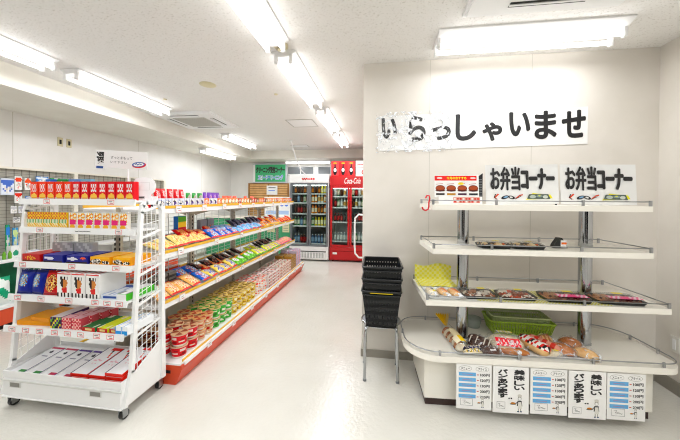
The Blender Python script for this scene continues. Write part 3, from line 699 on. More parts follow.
vs = [(x, y*.6, z*.75) for x, y, z in vs]; b = MB(); b.add(vs, [(j*n+i, (j+1)*n+i, (j+1)*n+(i+1)%n, j*n+(i+1)%n) for j in range(K) for i in range(n)], [C('#d9a08c') if (j//2) % 2 else C('#c44538') for j in range(K) for i in range(n)], True); b.build('striped_wrapper', t2)
BU = [('twisted_pastry', .165, -.03, .075, .045, .045, 20, 'golden twisted pastry at the rear of the middle tray', BUNL),
      ('shiny_bun', .325, -.06, .07, .055, .05, -15, 'shiny brown round bun at the rear right of the middle tray', BUN),
      ('shiny_bun', .205, -.155, .085, .045, .05, -40, 'shiny brown oval bun lying in front of the round bun', BUN),
      ('pale_bun', .33, -.195, .075, .045, .045, -35, 'pale oval bun at the right front corner of the middle tray', BUNL),
      ('cream_pastry', .11, -.188, .085, .045, .028, 5, 'flat cream pastry with yellow sticker at the front of the middle tray', BREADW)]
for nm, x, y, rx, ry, rz_, a, lab, m in BU:
    t2 = bread(nm, x, y, ZT+.001, R(a), lab); b = MB(); lump(b, 0, 0, 0, rx, ry, rz_, m, seed=int(x*100))
    if nm == 'cream_pastry':
        lump(b, -.02, .01, .012, .05, .035, .02, PAPER, seed=4); b.add([(.02, -.02, .036), (.05, -.02, .036), (.05, .0, .037), (.02, .0, .037)], [(0, 1, 2, 3)], C('#f0e22a'))
    if nm == 'twisted_pastry':
        for q in (-.03, 0, .03): b.tube([(q-.02, -.04, .03), (q, 0, .055), (q+.03, .04, .03)], .010, BUN, 6)
    if nm == 'shiny_bun': lump(b, rx*.1, 0, rz_*.75, rx*.4, ry*.35, .012, BREADW if y < 0 else C('#c9a27a'), seed=2)
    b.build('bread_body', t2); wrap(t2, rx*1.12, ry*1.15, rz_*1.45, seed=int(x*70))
PG = 'wrapped pastries on the shelf tray'
for i, (x, y, a, lab) in enumerate(((-.645, -.13, -70, 'oval cream pastry with black mark, leftmost on the shelf tray'), (-.565, -.13, -68, 'golden filled pastry in the middle of the shelf tray'), (-.49, -.135, -66, 'golden filled pastry at the right of the shelf tray'))):
    t2 = bread('wrapped_pastry', x, y, Z4+.006, R(a), lab, 'pastry', PG); b = MB(); lump(b, 0, 0, 0, .075, .030, .032, (BREADW, BUNL, BUNL)[i], seed=i+20)
    if i == 0: b.add([(-.02, -.008, .041), (.02, -.008, .041), (.02, .008, .041), (-.02, .008, .041)], [(0, 1, 2, 3)], INK); b.add([(.025, -.01, .039), (.04, -.01, .036), (.04, .01, .036), (.025, .01, .039)], [(0, 1, 2, 3)], C('#e8df3a'))
    else: lump(b, 0, 0, .02, .05, .014, .02, C('#c87a36'), seed=3); b.add([(-.0, -.008, .041), (.02, -.008, .041), (.02, .008, .041), (-.0, .008, .041)], [(0, 1, 2, 3)], C('#e8df3a'))
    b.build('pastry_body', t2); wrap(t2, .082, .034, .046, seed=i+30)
# plastic baskets
def basket(w, d, h, tw, m, slots=True, rim=.012, nw=14, rows=5, fill=.25, rowf=.022):
    """open basket with latticed tapered walls; w,d at top, bottom shrunk by tw"""
    b = MB(); t_ = .003
    bw, bd = w/2-tw, d/2-tw
    b.box(-bw, bw, -bd, bd, 0, .004, m)
    def wallf(p0, p1, q0, q1, n):   # bottom edge p0-p1, top edge q0-q1
        p0, p1, q0, q1 = map(Vector, (p0, p1, q0, q1)); nr = (p1-p0).cross(q0-p0).normalized()*t_
        def bar(a, b_, c, d_):
            A = p0.lerp(p1, a).lerp(q0.lerp(q1, a), c); B = p0.lerp(p1, b_).lerp(q0.lerp(q1, b_), c)
            Cc = p0.lerp(p1, b_).lerp(q0.lerp(q1, b_), d_); D = p0.lerp(p1, a).lerp(q0.lerp(q1, a), d_)
            vs = [A, B, Cc, D]+[x+nr for x in (A, B, Cc, D)]
            b.add(vs, [(0, 1, 2, 3), (7, 6, 5, 4), (0, 4, 5, 1), (1, 5, 6, 2), (2, 6, 7, 3), (3, 7, 4, 0)], m)
        for i in range(n+1):
            c = i/n; ww = fill/n; bar(max(0, c-ww), min(1, c+ww), 0, 1)
        for j in range(rows+1):
            c = j/rows; bar(0, 1, max(0, c-rowf), min(1, c+rowf))
        bar(0, 1, .88, 1); bar(0, 1, 0, .08)
    B = [(-bw, -bd, .003), (bw, -bd, .003), (bw, bd, .003), (-bw, bd, .003)]; T = [(-w/2, -d/2, h), (w/2, -d/2, h), (w/2, d/2, h), (-w/2, d/2, h)]
    for i in range(4): j = (i+1)%4; wallf(B[i], B[j], T[i], T[j], nw if i % 2 == 0 else int(nw*d/w))
    rp = rrect(-w/2-rim*.4, w/2+rim*.4, -d/2-rim*.4, d/2+rim*.4, .018, 4); b.tube([(x, y, h-.004) for x, y in rp], rim*.55, m, 6, True)
    return b
GRN = mat('green_plastic', '#a5c83c', .35); GRN2 = mat('pale_green_plastic', '#b4c48a', .4)
mb = basket(.45, .20, .11, .025, GRN, nw=22, rows=4); o = mb.build('green_basket'); o.location = U(.075, .145, ZC+.002); o.rotation_euler = (R(0), 0, UR+R(-3)); tag(o, 'bright green plastic basket, the lower one behind the bread trays', 'basket', 'green plastic baskets on the counter')
mb = basket(.41, .165, .10, .025, GRN2, nw=22, rows=4); o = mb.build('green_basket'); o.location = U(.07, .145, ZC+.045); o.rotation_euler = (R(0), 0, UR+R(-3)); tag(o, 'pale green plastic basket nested on top of the bright green basket', 'basket', 'green plastic baskets on the counter')
mb = MB(); mb.lathe([(.05, 0), (.065, .07), (.062, .07), (.048, .003)], mat('grey_bowl', '#9aa39a', .4), 18); o = mb.build('grey_tub'); o.location = U(-.235, .21, ZC+.001); tag(o, 'small grey-green tub at the left of the green baskets', 'tub')
# =================================================================== STOOL + SHOPPING BASKETS
SX, SY = .006, 2.425
t = empty('stool', (SX, SY, 0), R(2), 'round steel-legged stool carrying the black shopping baskets', 'stool')
mb = MB(); mb.lathe([(.145, .437), (.152, .44), (.152, .446), (.145, .45), (.001, .451)], mat('stool_seat_grey', '#8f9498', .35, .3), 32, caps=True); mb.build('seat', t)
mb = MB(); mb.tube([(.154*math.cos(a*PI/16), .154*math.sin(a*PI/16), .441) for a in range(32)], .010, CHROME, 8, True); mb.build('seat_ring', t, 'chrome seat ring')
for sx in (-1, 1):
    for sy in (-1, 1):
        kx = (lambda x: x) if sy < 0 else (lambda x: x*1.08+.003)
        mb = MB(); mb.tube([(kx(sx*.06), sy*.06, .425), (kx(sx*.098), sy*.09, .425), (kx(sx*.118), sy*.108, .41), (kx(sx*.125), sy*.114, .38), (kx(sx*.128), sy*.126, .012)], .0115, CHROME, 10)
        mb.cyl((kx(sx*.128), sy*.126, .014), (kx(sx*.1285), sy*.1265, 0), .014, mat('grey_foot', '#74777a', .6), n=12); mb.build('leg', t)
bm = basket(.285, .37, .29, .032, mat('basket_black', '#141618', .35), nw=12, rows=5, rim=.016, fill=.33, rowf=.045).mesh('shopping_basket')
hm = MB(); hm.tube([(-.146, .0, .264), (-.148, -.12, .262), (-.142, -.18, .26), (-.12, -.194, .258), (.12, -.194, .258), (.142, -.18, .26), (.148, -.12, .262), (.146, .0, .264)], .0055, BLACKP, 6)
hmm = hm.mesh('handle')
yl = MB(); yl.box(-.085, .085, -.193, -.189, .272, .285, C('#e2cf2a')); yl = yl.mesh('yellow_label')
for i, lab in enumerate(('black plastic shopping basket at the bottom of the stack on the stool', 'black plastic shopping basket in the middle of the stack', 'black plastic shopping basket on top of the stack')):
    o = put('shopping_basket', bm, (SX+.006, SY-.03, .453+.092*i), (0, 0, R(1.2*(i-1))), lab, 'shopping basket', 'black shopping baskets stacked on the stool')
    c = bpy.data.objects.new('handle', hmm); COL.objects.link(c); c.parent = o
    if i == 0: c = bpy.data.objects.new('yellow_label', yl); COL.objects.link(c); c.parent = o; c['label'] = 'yellow strip label on the front rim'
# =================================================================== WHEELED RACK
t = empty('wheeled_display_rack', (-2.08, 1.8, 0), 0, 'white wheeled wire display rack with five shelves at the end of the aisle shelving', 'display rack')
HX = .455
mb = MB(); mb.box(-HX, HX, -.18, .19, .09, .215, WHITE, .006); mb.box(-HX-.004, HX+.004, -.186, -.18, .195, .205, GREYL)
mb.box(-HX-.004, HX+.004, -.186, .19, .083, .095, WHITE, .003); mb.build('base_cabinet', t)
mb = MB(); mb.box(-HX, HX, -.18, -.172, .215, .262, WHITE, .002); mb.box(-HX, -HX+.008, -.172, .18, .215, .262, WHITE); mb.box(HX-.008, HX, -.172, .18, .215, .262, WHITE)
mb.add([(-HX+.008, -.17, .222), (HX-.008, -.17, .222), (HX-.008, .18, .257), (-HX+.008, .18, .257)], [(0, 1, 2, 3)], WHITE)
mb.box(-HX, HX, .18, .19, .215, .285, WHITE); mb.build('bottom_tray', t)
for x in (-.35, .27):
    mb = MB(); mb.box(x-.045, x+.045, -.184, -.18, .155, .195, GREYL, .001); mb.rect(x-.038, x+.038, .161, .189, -.1846, mat('badge_grey', '#8b8880', .5)); mb.build('handle_plate', t)
for x in (-.43, .43):
    for y in (-.14, .165):
        w_ = MB(); w_.box(x-.02, x+.02, y-.02, y+.02, .062, .085, STEEL, .003); w_.box(x-.02, x-.014, y-.018, y+.018, .02, .07, STEEL); w_.box(x+.014, x+.02, y-.018, y+.018, .02, .07, STEEL)
        c_ = w_.build('caster', t); q = MB(); q.cyl((x-.012, y+.006, .0295), (x+.012, y+.006, .0295), .0295, BLACKP, n=18); q.build('wheel', c_, 'black rubber wheel')
for s in (-1, 1):
    x = s*(HX+.012); f = MB()
    fl = [(-.165, .10), (-.115, .30), (-.04, 1.34), (-.03, 1.385), (.0, 1.405), (.09, 1.405), (.125, 1.39), (.145, 1.35), (.165, .10)]
    for (a, b_), (c_, d_) in zip(fl, fl[1:]):
        v = Vector((0, c_-a, d_-b_)); L = v.length; nrm = Vector((0, -v.z, v.y))/L*.013
        A, B = Vector((0, a, b_)), Vector((0, c_, d_)); e = v/L*.006
        P4 = [A+nrm-e, A-nrm-e, B-nrm+e, B+nrm+e]
        f.add([(x-.012, p.y, p.z) for p in P4]+[(x+.012, p.y, p.z) for p in P4], [(0, 1, 2, 3), (7, 6, 5, 4), (0, 4, 5, 1), (1, 5, 6, 2), (2, 6, 7, 3), (3, 7, 4, 0)], WHITE)
    f.box(x-.014, x+.014, .135, .165, .1, 1.38, WHITE)
    for k in range(26): f.box(x-s*.0145-.001, x-s*.0145+.001, .147, .154, .62+.027*k, .632+.027*k, mat('slot_grey', '#8d8d8a', .6))
    f.build('side_frame', t)
    pn = MB(); pn.prismX([(-.16, .10), (.15, .10), (.15, .40), (-.118, .27)], x-.003, x+.003, WHITE)
    pn.build('side_panel', t); pn = MB()
    if s == -1: pn.prismX([(-.09, .54), (.145, .54), (.145, .76), (-.075, .76)], x-.003, x+.003, GREYL); pn.build('upper_side_panel', t)
    for z in (.31, .52, .72, .92, 1.17, 1.35):
        if z > .4 and not (s == -1 and .5 < z < .8): pn = MB(); pn.prismX([(-.1+(z-.5)*.06, z-.02), (.15, z+.03), (.15, z+.048), (-.1+(z-.5)*.06, z-.004)], x-.003, x+.003, WHITE); pn.build('shelf_bracket', t)
    m = MB()
    def yl_(z): return -.115+(z-.3)*.075/1.04
    for y in (-.07, -.03, .01, .05, .09, .12):
        z1 = 1.38 if y > -.04 else .95
        m.box(x-.0016, x+.0016, y-.0016, y+.0016, .30, z1, WHITE)
    for k in range(9):
        z = .35+.062*k; m.cyl((x, yl_(z), z), (x, .15, z+.06), .0018, WHITE, n=6)
    for z in (1.0, 1.12, 1.25): m.cyl((x, yl_(z), z), (x, .15, z+.03), .0025, WHITE, n=6)
    m.build('side_grille', t)
m = MB()
for k in range(4): m.cyl((-HX, .185, .42+.30*k), (HX, .185, .42+.30*k), .003, WHITE, n=6)
for k in range(3): m.cyl((-HX, .1, .60+.02*k), (HX, .1, .60+.02*k), .002, WHITE, n=6)
m.build('rear_bars', t)
TAGR = C('#d94b52', .5)
def ptag(parent, x, y, z, w=.055, h=.034, T=None, name='price_tag', light=False):
    b = MB(T); b.box(x-w/2, x+w/2, y-.003, y-.001, z-h/2, z+h/2, PAPER); b.frame(x-w/2+.003, x+w/2-.003, z-h/2+.003, z+h/2-.003, .002 if light else .003, y-.0034, C('#e8a0a4') if light else TAGR)
    b.line([(x-w*.28, z+h*.12), (x+w*.2, z+h*.12)], .004, y-.0034, C('#7d7a78')); b.line([(x-w*.1, z-h*.18), (x+w*.28, z-h*.18)], .005, y-.0034, C('#c9686c'))
    b.build(name, parent)
SH = [(1.42, 1.73, (-.24, .27)), (1.22, 1.73, (-.30, .33)), (.98, 1.70, (-.40, -.0, .34)), (.760, 1.665, (-.39, -.20, .02, .22, .31, .40)), (.552, 1.64, (-.40, -.29, -.18, -.06, .04, .14, .26, .36))]
for z, y, tags in SH:
    yy = y-1.8; b = MB(); hx = HX-.004
    b.prismX([(yy-.006, z-.034), (yy+.004, z-.034), (yy+.012, z+.001), (yy+.006, z+.008), (yy, z+.008)], -hx-.025, hx+.0, WHITE)
    b.box(-hx, hx, yy+.010, .13, z-.012, z, WHITE)
    b.box(-hx, hx, .122, .13, z, z+.03, WHITE)
    s_ = b.build('shelf', t)
    for x in tags: ptag(s_, x, yy-.002, z-.012)
    if z == 1.22:
        b = MB(); b.box(-.02, .12, yy-.0045, yy-.003, z-.026, z-.004, PAPER)
        b.line([(-.01, z-.014), (.0, z-.017), (.02, z-.013), (.05, z-.017), (.08, z-.013), (.11, z-.016)], .004, yy-.005, INK); b.build('shelf_strip', s_)
# sign standing on the rack top
t2 = empty('rack_top_sign', (-1.905, 1.96, 1.430), R(4), 'white card sign on a stick rising above the wheeled rack top shelf', 'sign')
mb = MB(); mb.box(-.004, .004, -.004, .004, -.02, .24, LAMPW); mb.box(-.02, .02, -.015, .015, -.028, -.02, LAMPW); mb.build('stick', t2)
mb = MB(); q = Matrix.Rotation(R(3), 4, 'Y'); mb.T = Matrix.Translation((-.012, -.008, .085)) @ q @ Matrix.Scale(1.02, 4)
mb.box(-.185, .16, -.001, .001, .14, .27, PAPER); y = -.002
mb.text('ずっとまもって', -.045, .218, .17, .022, y, C('#3c3c3c')); mb.text('いて下さい', -.065, .185, .13, .018, y, C('#6a6a6a'))
mb.ell(.095, .172, .055, .022, y, C('#c93a3a'), 20, .1); mb.ell(.09, .176, .05, .018, y-.0003, C('#3c6ea8'), 20, .1); mb.ell(.092, .175, .04, .013, y-.0006, PAPER, 20, .1)
mb.line([(.065, .175), (.075, .182), (.085, .172), (.098, .181), (.115, .176)], .006, y-.001, C('#3c6ea8'))
mb.build('main_card', t2)
mb = MB(); mb.T = Matrix.Translation((-.012, -.004, .085)) @ Matrix.Rotation(R(3), 4, 'Y') @ Matrix.Scale(1.02, 4); mb.box(-.255, -.175, -.001, .001, .125, .27, PAPER)
mb.text('選', -.213, .21, .068, .095, -.002, INK, bold=.03); mb.rect(-.245, -.19, .133, .150, -.002, C('#3a5f93')); mb.build('character_card', t2)
# white head shaped plastic bracket on the frame top
mb = MB(); pts = [(-.03, 0), (.045, 0), (.045, .02), (.035, .045), (.06, .065), (.068, .10), (.06, .135), (.035, .155), (-.02, .160), (-.055, .150), (-.072, .12), (-.07, .07), (-.078, .045), (-.06, .03), (-.035, .04)]
mb.prismY(pts, -.006, .006, mat('white_plastic', '#f7f7f8', .3)); mb.frame(-.03, .03, .075, .125, .002, -.0065, C('#dcdcdc'))
mb.box(-.06, -.0, -.010, -.007, .018, .035, C('#c9c9c9')); mb.line([(-.055, .026), (-.005, .028)], .008, -.0105, C('#5d5d5d'))
o = mb.build('plastic_bracket'); o.location = (-1.655, 1.84, 1.413); o.scale = (1.0, 1, 1.08); o.rotation_euler = (0, 0, R(25)); tag(o, 'white rounded plastic sign bracket on the right top of the rack frame', 'bracket')
# ---- rack products
def chips(base, seed):
    def f(u, v):
        if v > .94: return C(base)
        if .44 < v < .86 and .16 < u < .84:
            k = math.sin(u*24+seed)*math.cos(v*19+seed*2)+.25*math.sin(v*40)
            if k > -.05: return C('#efe6e6')
            return C(base)
        if .08 < v < .36 and ((u-.52)/.42)**2+((v-.18)/.17)**2 < 1: return C('#eec765' if v > .13 else '#d9a03f')
        if v < .1: return C('#c9c4c4')
        return C(base)
    return f
G1 = 'chip boxes on the rack top shelf'
mo = carton_mesh(.063, .045, .128, chips('#e0481c', 1), C('#d9421c'), C('#b7331a'), 12, 16).mesh('chip_box')
mr = carton_mesh(.063, .045, .128, chips('#cf1a2a', 2), C('#c91a2a'), C('#a3141f'), 12, 16).mesh('chip_box')
X0 = -2.45
for i in range(12):
    x = X0+.0695*i; om = i < 5
    lab = ('orange' if om else 'red')+' chip box on the rack top shelf, %s from the left of its colour' % ordn(i if om else i-5)
    put('chip_box', mo if om else mr, (x, 1.765, 1.421), (0, 0, R(rnd.uniform(-3, 3))), lab, 'snack box', G1)
for i, (c1_, lb) in enumerate((('#3f86c9', 'blue'), ('#2f9a58', 'green'), ('#7fa8d8', 'pale blue'), ('#8fc1d9', 'light blue'))):
    me = carton_mesh(.085, .035, .150, design(c1_, None, [(.5, .6, .35, .25, '#f1f1f1')]), C(c1_), C(c1_)).mesh('snack_box')
    put('snack_box', me, (-2.42+.10*i, 1.84, 1.421), (0, 0, 0), lb+' box peeking out behind the orange chip boxes on the rack', 'snack box', 'boxes behind the chip boxes')
def veg(a, seed):
    def f(u, v):
        if a == 'g':
            if .30 < v < .55: return C('#3f9d4a') if math.sin(u*30+seed) > -.4 else C('#f3efd8')
            if v < .3: return C('#e3b93c') if math.sin(u*20+v*30+seed) > -.2 else C('#f0e9c6')
            return C('#e8c437') if math.sin(u*17+seed)*math.cos(v*30) > -.1 else C('#c65b3a')
        if .28 < v < .55 and .12 < u < .9: return C('#d93a84') if math.sin(u*31+seed)*math.cos(v*25) > -.3 else C('#f6e9ee')
        if v < .28: return C('#e6b53a') if ((u-.45)/.4)**2+((v-.12)/.14)**2 < 1 else C('#f3f0ea')
        k = math.sin(u*23+seed)*math.cos(v*27)
        return C('#e8be35') if k > .1 else C('#d4453c') if k < -.6 else C('#f5f3ec')
    return f
mg = carton_mesh(.062, .03, .112, veg('g', 1), C('#e8c437'), C('#e9d9a0'), 10, 16).mesh('snack_pack')
mp = carton_mesh(.062, .03, .112, veg('p', 2), C('#f0e9dc'), C('#f2efe8'), 10, 16).mesh('snack_pack')
for i in range(12):
    g_ = i < 5
    put('snack_pack', mg if g_ else mp, (-2.475+.0665*i+(.012 if i > 4 else 0), 1.757, 1.221), (0, 0, R(rnd.uniform(-2, 2))), ('green and yellow' if g_ else 'pink and yellow')+' snack pack on the second rack shelf, %s of its kind' % ordn(i if g_ else i-5), 'snack pack', 'snack packs on the second rack shelf')
# third shelf flat boxes
def flat(cols, seed):
    def f(u, v):
        k = math.sin(u*19+seed)*math.cos(v*7+seed)
        return C(cols[0]) if k > -.1 else C(cols[1+int(abs(k)*10) % (len(cols)-1)])
    return f
FB = [(-2.445, .16, '#b31f24', design('#b31f24', None, [(.45, .5, .3, .3, ['#c9362f', '#d8b23c'])], [(0, .25, '#6e3a22')]), 'flat red biscuit box at the left of the third rack shelf', '#c23a34'),
      (-2.262, .175, '#2a2f86', design('#2a2f86', None, [(.3, .6, .25, .2, '#e8e6f0')], [(0, .2, '#3a2420')], 1), 'flat navy biscuit box beside the red box on the third rack shelf', '#3a3fa0'),
      (-2.075, .175, '#2a2f86', design('#2a2f86', None, [(.3, .6, .25, .2, '#e8e6f0'), (.8, .7, .15, .15, '#e06a32')], [(0, .2, '#3a2420')], 2), 'second flat navy biscuit box on the third rack shelf, touching the yellow ones', '#3a3fa0'),
      (-1.89, .16, '#e0a21f', design('#e0a21f', None, [(.3, .4, .3, .3, ['#3a2a22', '#f4f0e6']), (.8, .3, .2, .2, ['#2d2420', '#f4f0e6'])], [(.8, 1, '#e8b62c')], 3), 'flat yellow biscuit box with black and white pictures, left one', '#f0b92e'),
      (-1.725, .14, '#e0a21f', design('#e0a21f', None, [(.3, .4, .3, .3, ['#3a2a22', '#f4f0e6']), (.8, .3, .2, .2, ['#2d2420', '#f4f0e6'])], [(.8, 1, '#e8b62c')], 5), 'flat yellow biscuit box with black and white pictures, at the right end', '#f0c034')]
for x, w, c_, d_, lab, tp in FB:
    me = carton_mesh(w-.01, .19, .055, d_, C(c_), C(tp), 18, 8).mesh('biscuit_box')
    put('biscuit_box', me, (x, 1.815, .981), (0, 0, R(rnd.uniform(-2, 2))), lab, 'biscuit box', 'flat biscuit boxes on the third rack shelf')
# fourth shelf
nv = bag_mesh(.115, .165, .05, design('#1d2f8a', '#16246c', [(.5, .55, .28, .26, ['#e8d9a0', '#5fa8d8', '#8a5a32'])], seed=3), C('#1d2f8a'), seed=3).mesh('candy_bag')
rd = bag_mesh(.135, .165, .055, design('#c11c22', '#a51519', [(.45, .5, .36, .32, ['#e0a83c', '#8a2018', '#f0d9a0'])], seed=6), C('#b31a1f'), seed=5).mesh('candy_bag')
ZS = .761
for x, y, me, lab, a in ((-2.475, 1.70, nv, 'navy candy bag at the left end of the fourth rack shelf', 4), (-2.375, 1.705, nv, 'navy candy bag squeezed beside the red bag on the fourth rack shelf', -5), (-2.25, 1.705, rd, 'red and gold candy bag on the fourth rack shelf', 3),
                          (-2.44, 1.80, nv, 'navy candy bag in the rear row of the fourth rack shelf', 8), (-2.32, 1.80, nv, 'dark blue candy bag behind the red bag', -6)):
    put('candy_bag', me, (x, y, ZS), (R(-12), 0, R(a)), lab, 'candy bag', 'candy bags on the fourth rack shelf')
def bear(u, v):   # generic brown animal-biscuit picture on white
    if v > .95: return C('#c9322c')
    if .72 < v < .86 and .15 < u < .8 and math.sin(u*26) > -.2: return C('#2a2220')
    if ((u-.5)/.26)**2+((v-.58)/.2)**2 < 1: return C('#c88a4a') if u > .42 else C('#2f2522')
    if ((u-.55)/.2)**2+((v-.3)/.14)**2 < 1: return C('#c9302c')
    if v < .16 and math.sin(u*25) > 0: return C('#2f2825')
    return C('#f4f2ee')
bx = carton_mesh(.105, .20, .165, bear, C('#f1efec'), C('#cf3a34'), 18, 22, lambda u, v: C('#cf3a34') if int(u*5) % 2 else C('#f1ece8')).mesh('biscuit_carton')
for i, x in enumerate((-2.13, -2.015, -1.90)):
    put('biscuit_carton', bx, (x, 1.782, ZS), (0, 0, R(2-i*2)), ('left', 'middle', 'right')[i]+' of three white cartons with red lids on the fourth rack shelf', 'biscuit carton', 'white and red cartons on the fourth rack shelf')
me = carton_mesh(.13, .22, .03, design('#dfe4ee', None, [(.5, .5, .4, .3, '#3a5a9a')]), C('#e6e9ef'), C('#e8ebf2'), 8, 4, lambda u, v: C('#3b5fa5') if v > .8 else (C('#aebbd6') if math.sin(u*20)*math.sin(v*18) > .4 else C('#eceef4'))).mesh('white_blue_box')
put('white_blue_box', me, (-1.79, 1.802, ZS), (0, 0, R(3)), 'flat white and blue box beside the cartons on the fourth rack shelf', 'box')
me = carton_mesh(.07, .24, .045, design('#f1f1ee', None), C('#59b83f'), C('#eeeeea'), 6, 4, lambda u, v: C('#8f8f8c') if math.sin(u*9)*math.sin(v*15) > .6 else C('#f0f0ee')).mesh('white_green_box')
put('white_green_box', me, (-1.682, 1.80, ZS), (0, 0, R(0)), 'flat white box with bright green side at the right end of the fourth rack shelf', 'box')
# fifth shelf
Z5 = .553
me = carton_mesh(.30, .20, .03, lambda u, v: C('#e0a01c'), C('#dd9f1e'), C('#e2a520'), 4, 2).mesh('yellow_flat_pack')
put('yellow_flat_pack', me, (-2.355, 1.782, Z5), (0, 0, R(4)), 'flat orange-yellow pack at the left of the fifth rack shelf', 'pack')
me = carton_mesh(.17, .19, .025, lambda u, v: C('#dc981a'), C('#d9981c'), C('#e0a323'), 4, 2).mesh('yellow_flat_pack')
put('yellow_flat_pack', me, (-2.31, 1.775, Z5+.032), (0, 0, R(-4)), 'smaller yellow pack on top of the flat orange-yellow pack', 'pack')
def chk(u, v): return C(('#e6d32e', '#2a2140', '#5a2f7a', '#2a2140', '#7ab53c')[(int(u*7)*2+int(v*5)*3) % 5])
me = carton_mesh(.08, .20, .075, chk, C('#5b3a6a'), C('#e9dfe2'), 12, 10).mesh('candy_box')
put('candy_box', me, (-2.175, 1.765, Z5), (0, 0, R(2)), 'purple yellow and black candy box on the fifth rack shelf', 'candy box')
pk = carton_mesh(.072, .055, .075, lambda u, v: C('#c94a5a') if math.sin(u*19)*math.cos(v*17) > -.1 else C('#f0c9c0'), C('#c96068'), C('#e9b9c2'), 10, 10).mesh('pink_box')
for i in range(4):
    for j in range(2 if i else 2):
        put('pink_box', pk, (-2.09+.0 +i*.018 if j == 0 else -2.012+i*.018, 1.695+.058*i, Z5), (0, 0, R(0)), 'pink candy box, %s from the front in the %s file of the fifth rack shelf' % (ordn(i), ('left', 'right')[j]), 'candy box', 'pink candy boxes on the fifth rack shelf')
for x, w, c_, nm, lab in ((-1.905, .11, '#157a4a', 'green_flat_box', 'flat dark green box on the fifth rack shelf'), (-1.80, .085, '#d9df2e', 'yellow_green_flat_box', 'flat yellow-green box on the fifth rack shelf'), (-1.72, .06, '#b9bcc0', 'grey_flat_box', 'flat grey box on the fifth rack shelf')):
    me = carton_mesh(w, .20, .028, design('#b8342c', None, [(.5, .5, .3, .3, '#e8d9a0')]), C(c_), C(c_), 8, 4, (lambda cc: lambda u, v: C(cc) if math.sin(u*9+v*5)*math.sin(v*9) < .7 else C('#f0ead8'))(c_)).mesh(nm)
    put(nm, me, (x, 1.76, Z5), (0, 0, R(-3)), lab, 'box')
me = carton_mesh(.042, .22, .055, lambda u, v: C('#3f9fd8') if v < .5 or u < .15 else C('#f2f4f6'), C('#f2f4f6'), C('#f2f4f6'), 8, 8, lambda u, v: C('#3f9fd8') if abs(u-.3) < .1 else C('#f3f5f7')).mesh('white_stripe_box')
for i in range(2): put('white_stripe_box', me, (-1.693+.0445*i+.02, 1.757, Z5+(.0 if i else .03)*0), (0, 0, 0), 'white blue-striped box, %s one at the right end of the fifth rack shelf' % ('left', 'right')[i], 'box', 'blue striped boxes on the fifth rack shelf')
# bottom tray packets, lying on the slope
sl = math.atan2(.035, .35)
def envel(m2, seed):
    b = MB(); b.box(-.058, .058, -.14, .14, 0, .012, PAPER, .002)
    def td(u, v):
        if u > .93: return C('#3d4a7a')
        if v > .93: return C(m2)
        if ((u-.45)/.12)**2+((v-.80)/.05)**2 < 1: return C('#2d2d3c')
        if abs(v-.62) < .012 and .25 < u < .7: return C('#8f8fa0')
        if v < .1 and u > .5: return C('#3f8a4a') if seed % 2 else C('#b23a5a')
        return C('#f1f0f2')
    b.grid(16, 28, lambda u, v: ((u-.5)*.112, (v-.5)*.276, .0127), td, False); return b
def rbox():
    b = MB(); b.box(-.064, .064, -.14, .14, 0, .022, C('#cf3222'), .001); 
    def td(u, v):
        if v > .88 and u > .4: return C('#c9302c')
        if ((u-.5)/.25)**2+((v-.45)/.12)**2 < 1 and math.sin(math.atan2(v-.45, u-.5)*7) > .5: return C('#e9b9c4')
        if abs(u-.75+(v-.7)*.8) < .05 and v > .6: return C('#c9452c') if v < .8 else C('#3a3026')
        return C('#f3f2f3') if u > .04 else C('#3a3f60')
    b.grid(16, 28, lambda u, v: ((u-.5)*.124, (v-.5)*.276, .0228), td, False); return b
e1 = envel('#b03a5a', 1).mesh('gift_envelope'); e2 = envel('#5a3a8a', 2).mesh('gift_envelope'); rb = rbox().mesh('red_edged_box')
for i in range(4):
    put('gift_envelope', (e1, e1, e2, e2)[i], (-2.463+.122*i, 1.785, .2425), (sl, 0, 0), 'white gift packet lying in the rack bottom tray, %s from the left' % ordn(i), 'gift packet', 'white packets in the bottom tray')
for i in range(3):
    for j in range(3 if i == 2 else 2):
        put('red_edged_box', rb, (-1.968+.131*i, 1.785, .243+.0245*j), (sl, 0, 0), 'red-edged white gift box in the bottom tray, %s column, %s layer up' % (('left', 'middle', 'right')[i], ordn(j)), 'gift box', 'red edged gift boxes in the bottom tray')
# grey folded goods behind the second rack shelf
me = carton_mesh(.16, .05, .12, lambda u, v: C('#b9b9b8') if math.sin(u*14+v*9) > -.2 else C('#dcdcda'), C('#c4c4c2'), C('#d2d2d0'), 8, 6).mesh('grey_folder')
for i, x in enumerate((-2.36, -2.18)): put('grey_folder', me, (x, 1.88, .981), (0, 0, R(6-9*i)), 'grey folder pack standing at the back of the third rack shelf, %s one' % ('left', 'right')[i], 'pack', 'grey packs at the back of the rack')
# =================================================================== MAIN AISLE SHELVING
t = empty('aisle_shelving_unit', (-2.05, 3.8, 0), 0, 'long double-sided white shelving unit with orange-red base running along the aisle', 'shelving unit')
Y0, Y1 = -1.78, 1.78
for k in range(5):
    y = (-1.79, -.9, 0, .9, 1.77)[k]; b = MB(); b.box(-.02, .02, y-.03 if k else y+.005, y+.03 if k < 4 else y+.01, .0, 1.36, BEIGE)
    for q in range(24):
        for sx in (-1, 1): b.box(sx*.0205-.0008, sx*.0205+.0008, y-.006, y+.006, .3+.04*q, .322+.04*q, DARK)
    b.build('upright', t)
b = MB(); b.box(-.008, .008, Y0+.03, Y1-.01, .16, .60, mat('panel_beige', '#d6cfbd', .5)); b.build('back_panel', t)
b = MB()
for k in range(18):
    z = .64+.04*k; b.box(-.0025, .0025, Y0+.03, Y1-.01, z, z+.004, GREYL)
for k in range(24):
    y = Y0+.1+.147*k; b.box(-.0025, .0025, y, y+.004, .60, 1.33, GREYL)
b.build('wire_back', t)
LEV = [(1.345, .325), (.985, .345), (.59, .36)]
Tp = Matrix.Rotation(PI/2, 4, 'Z')
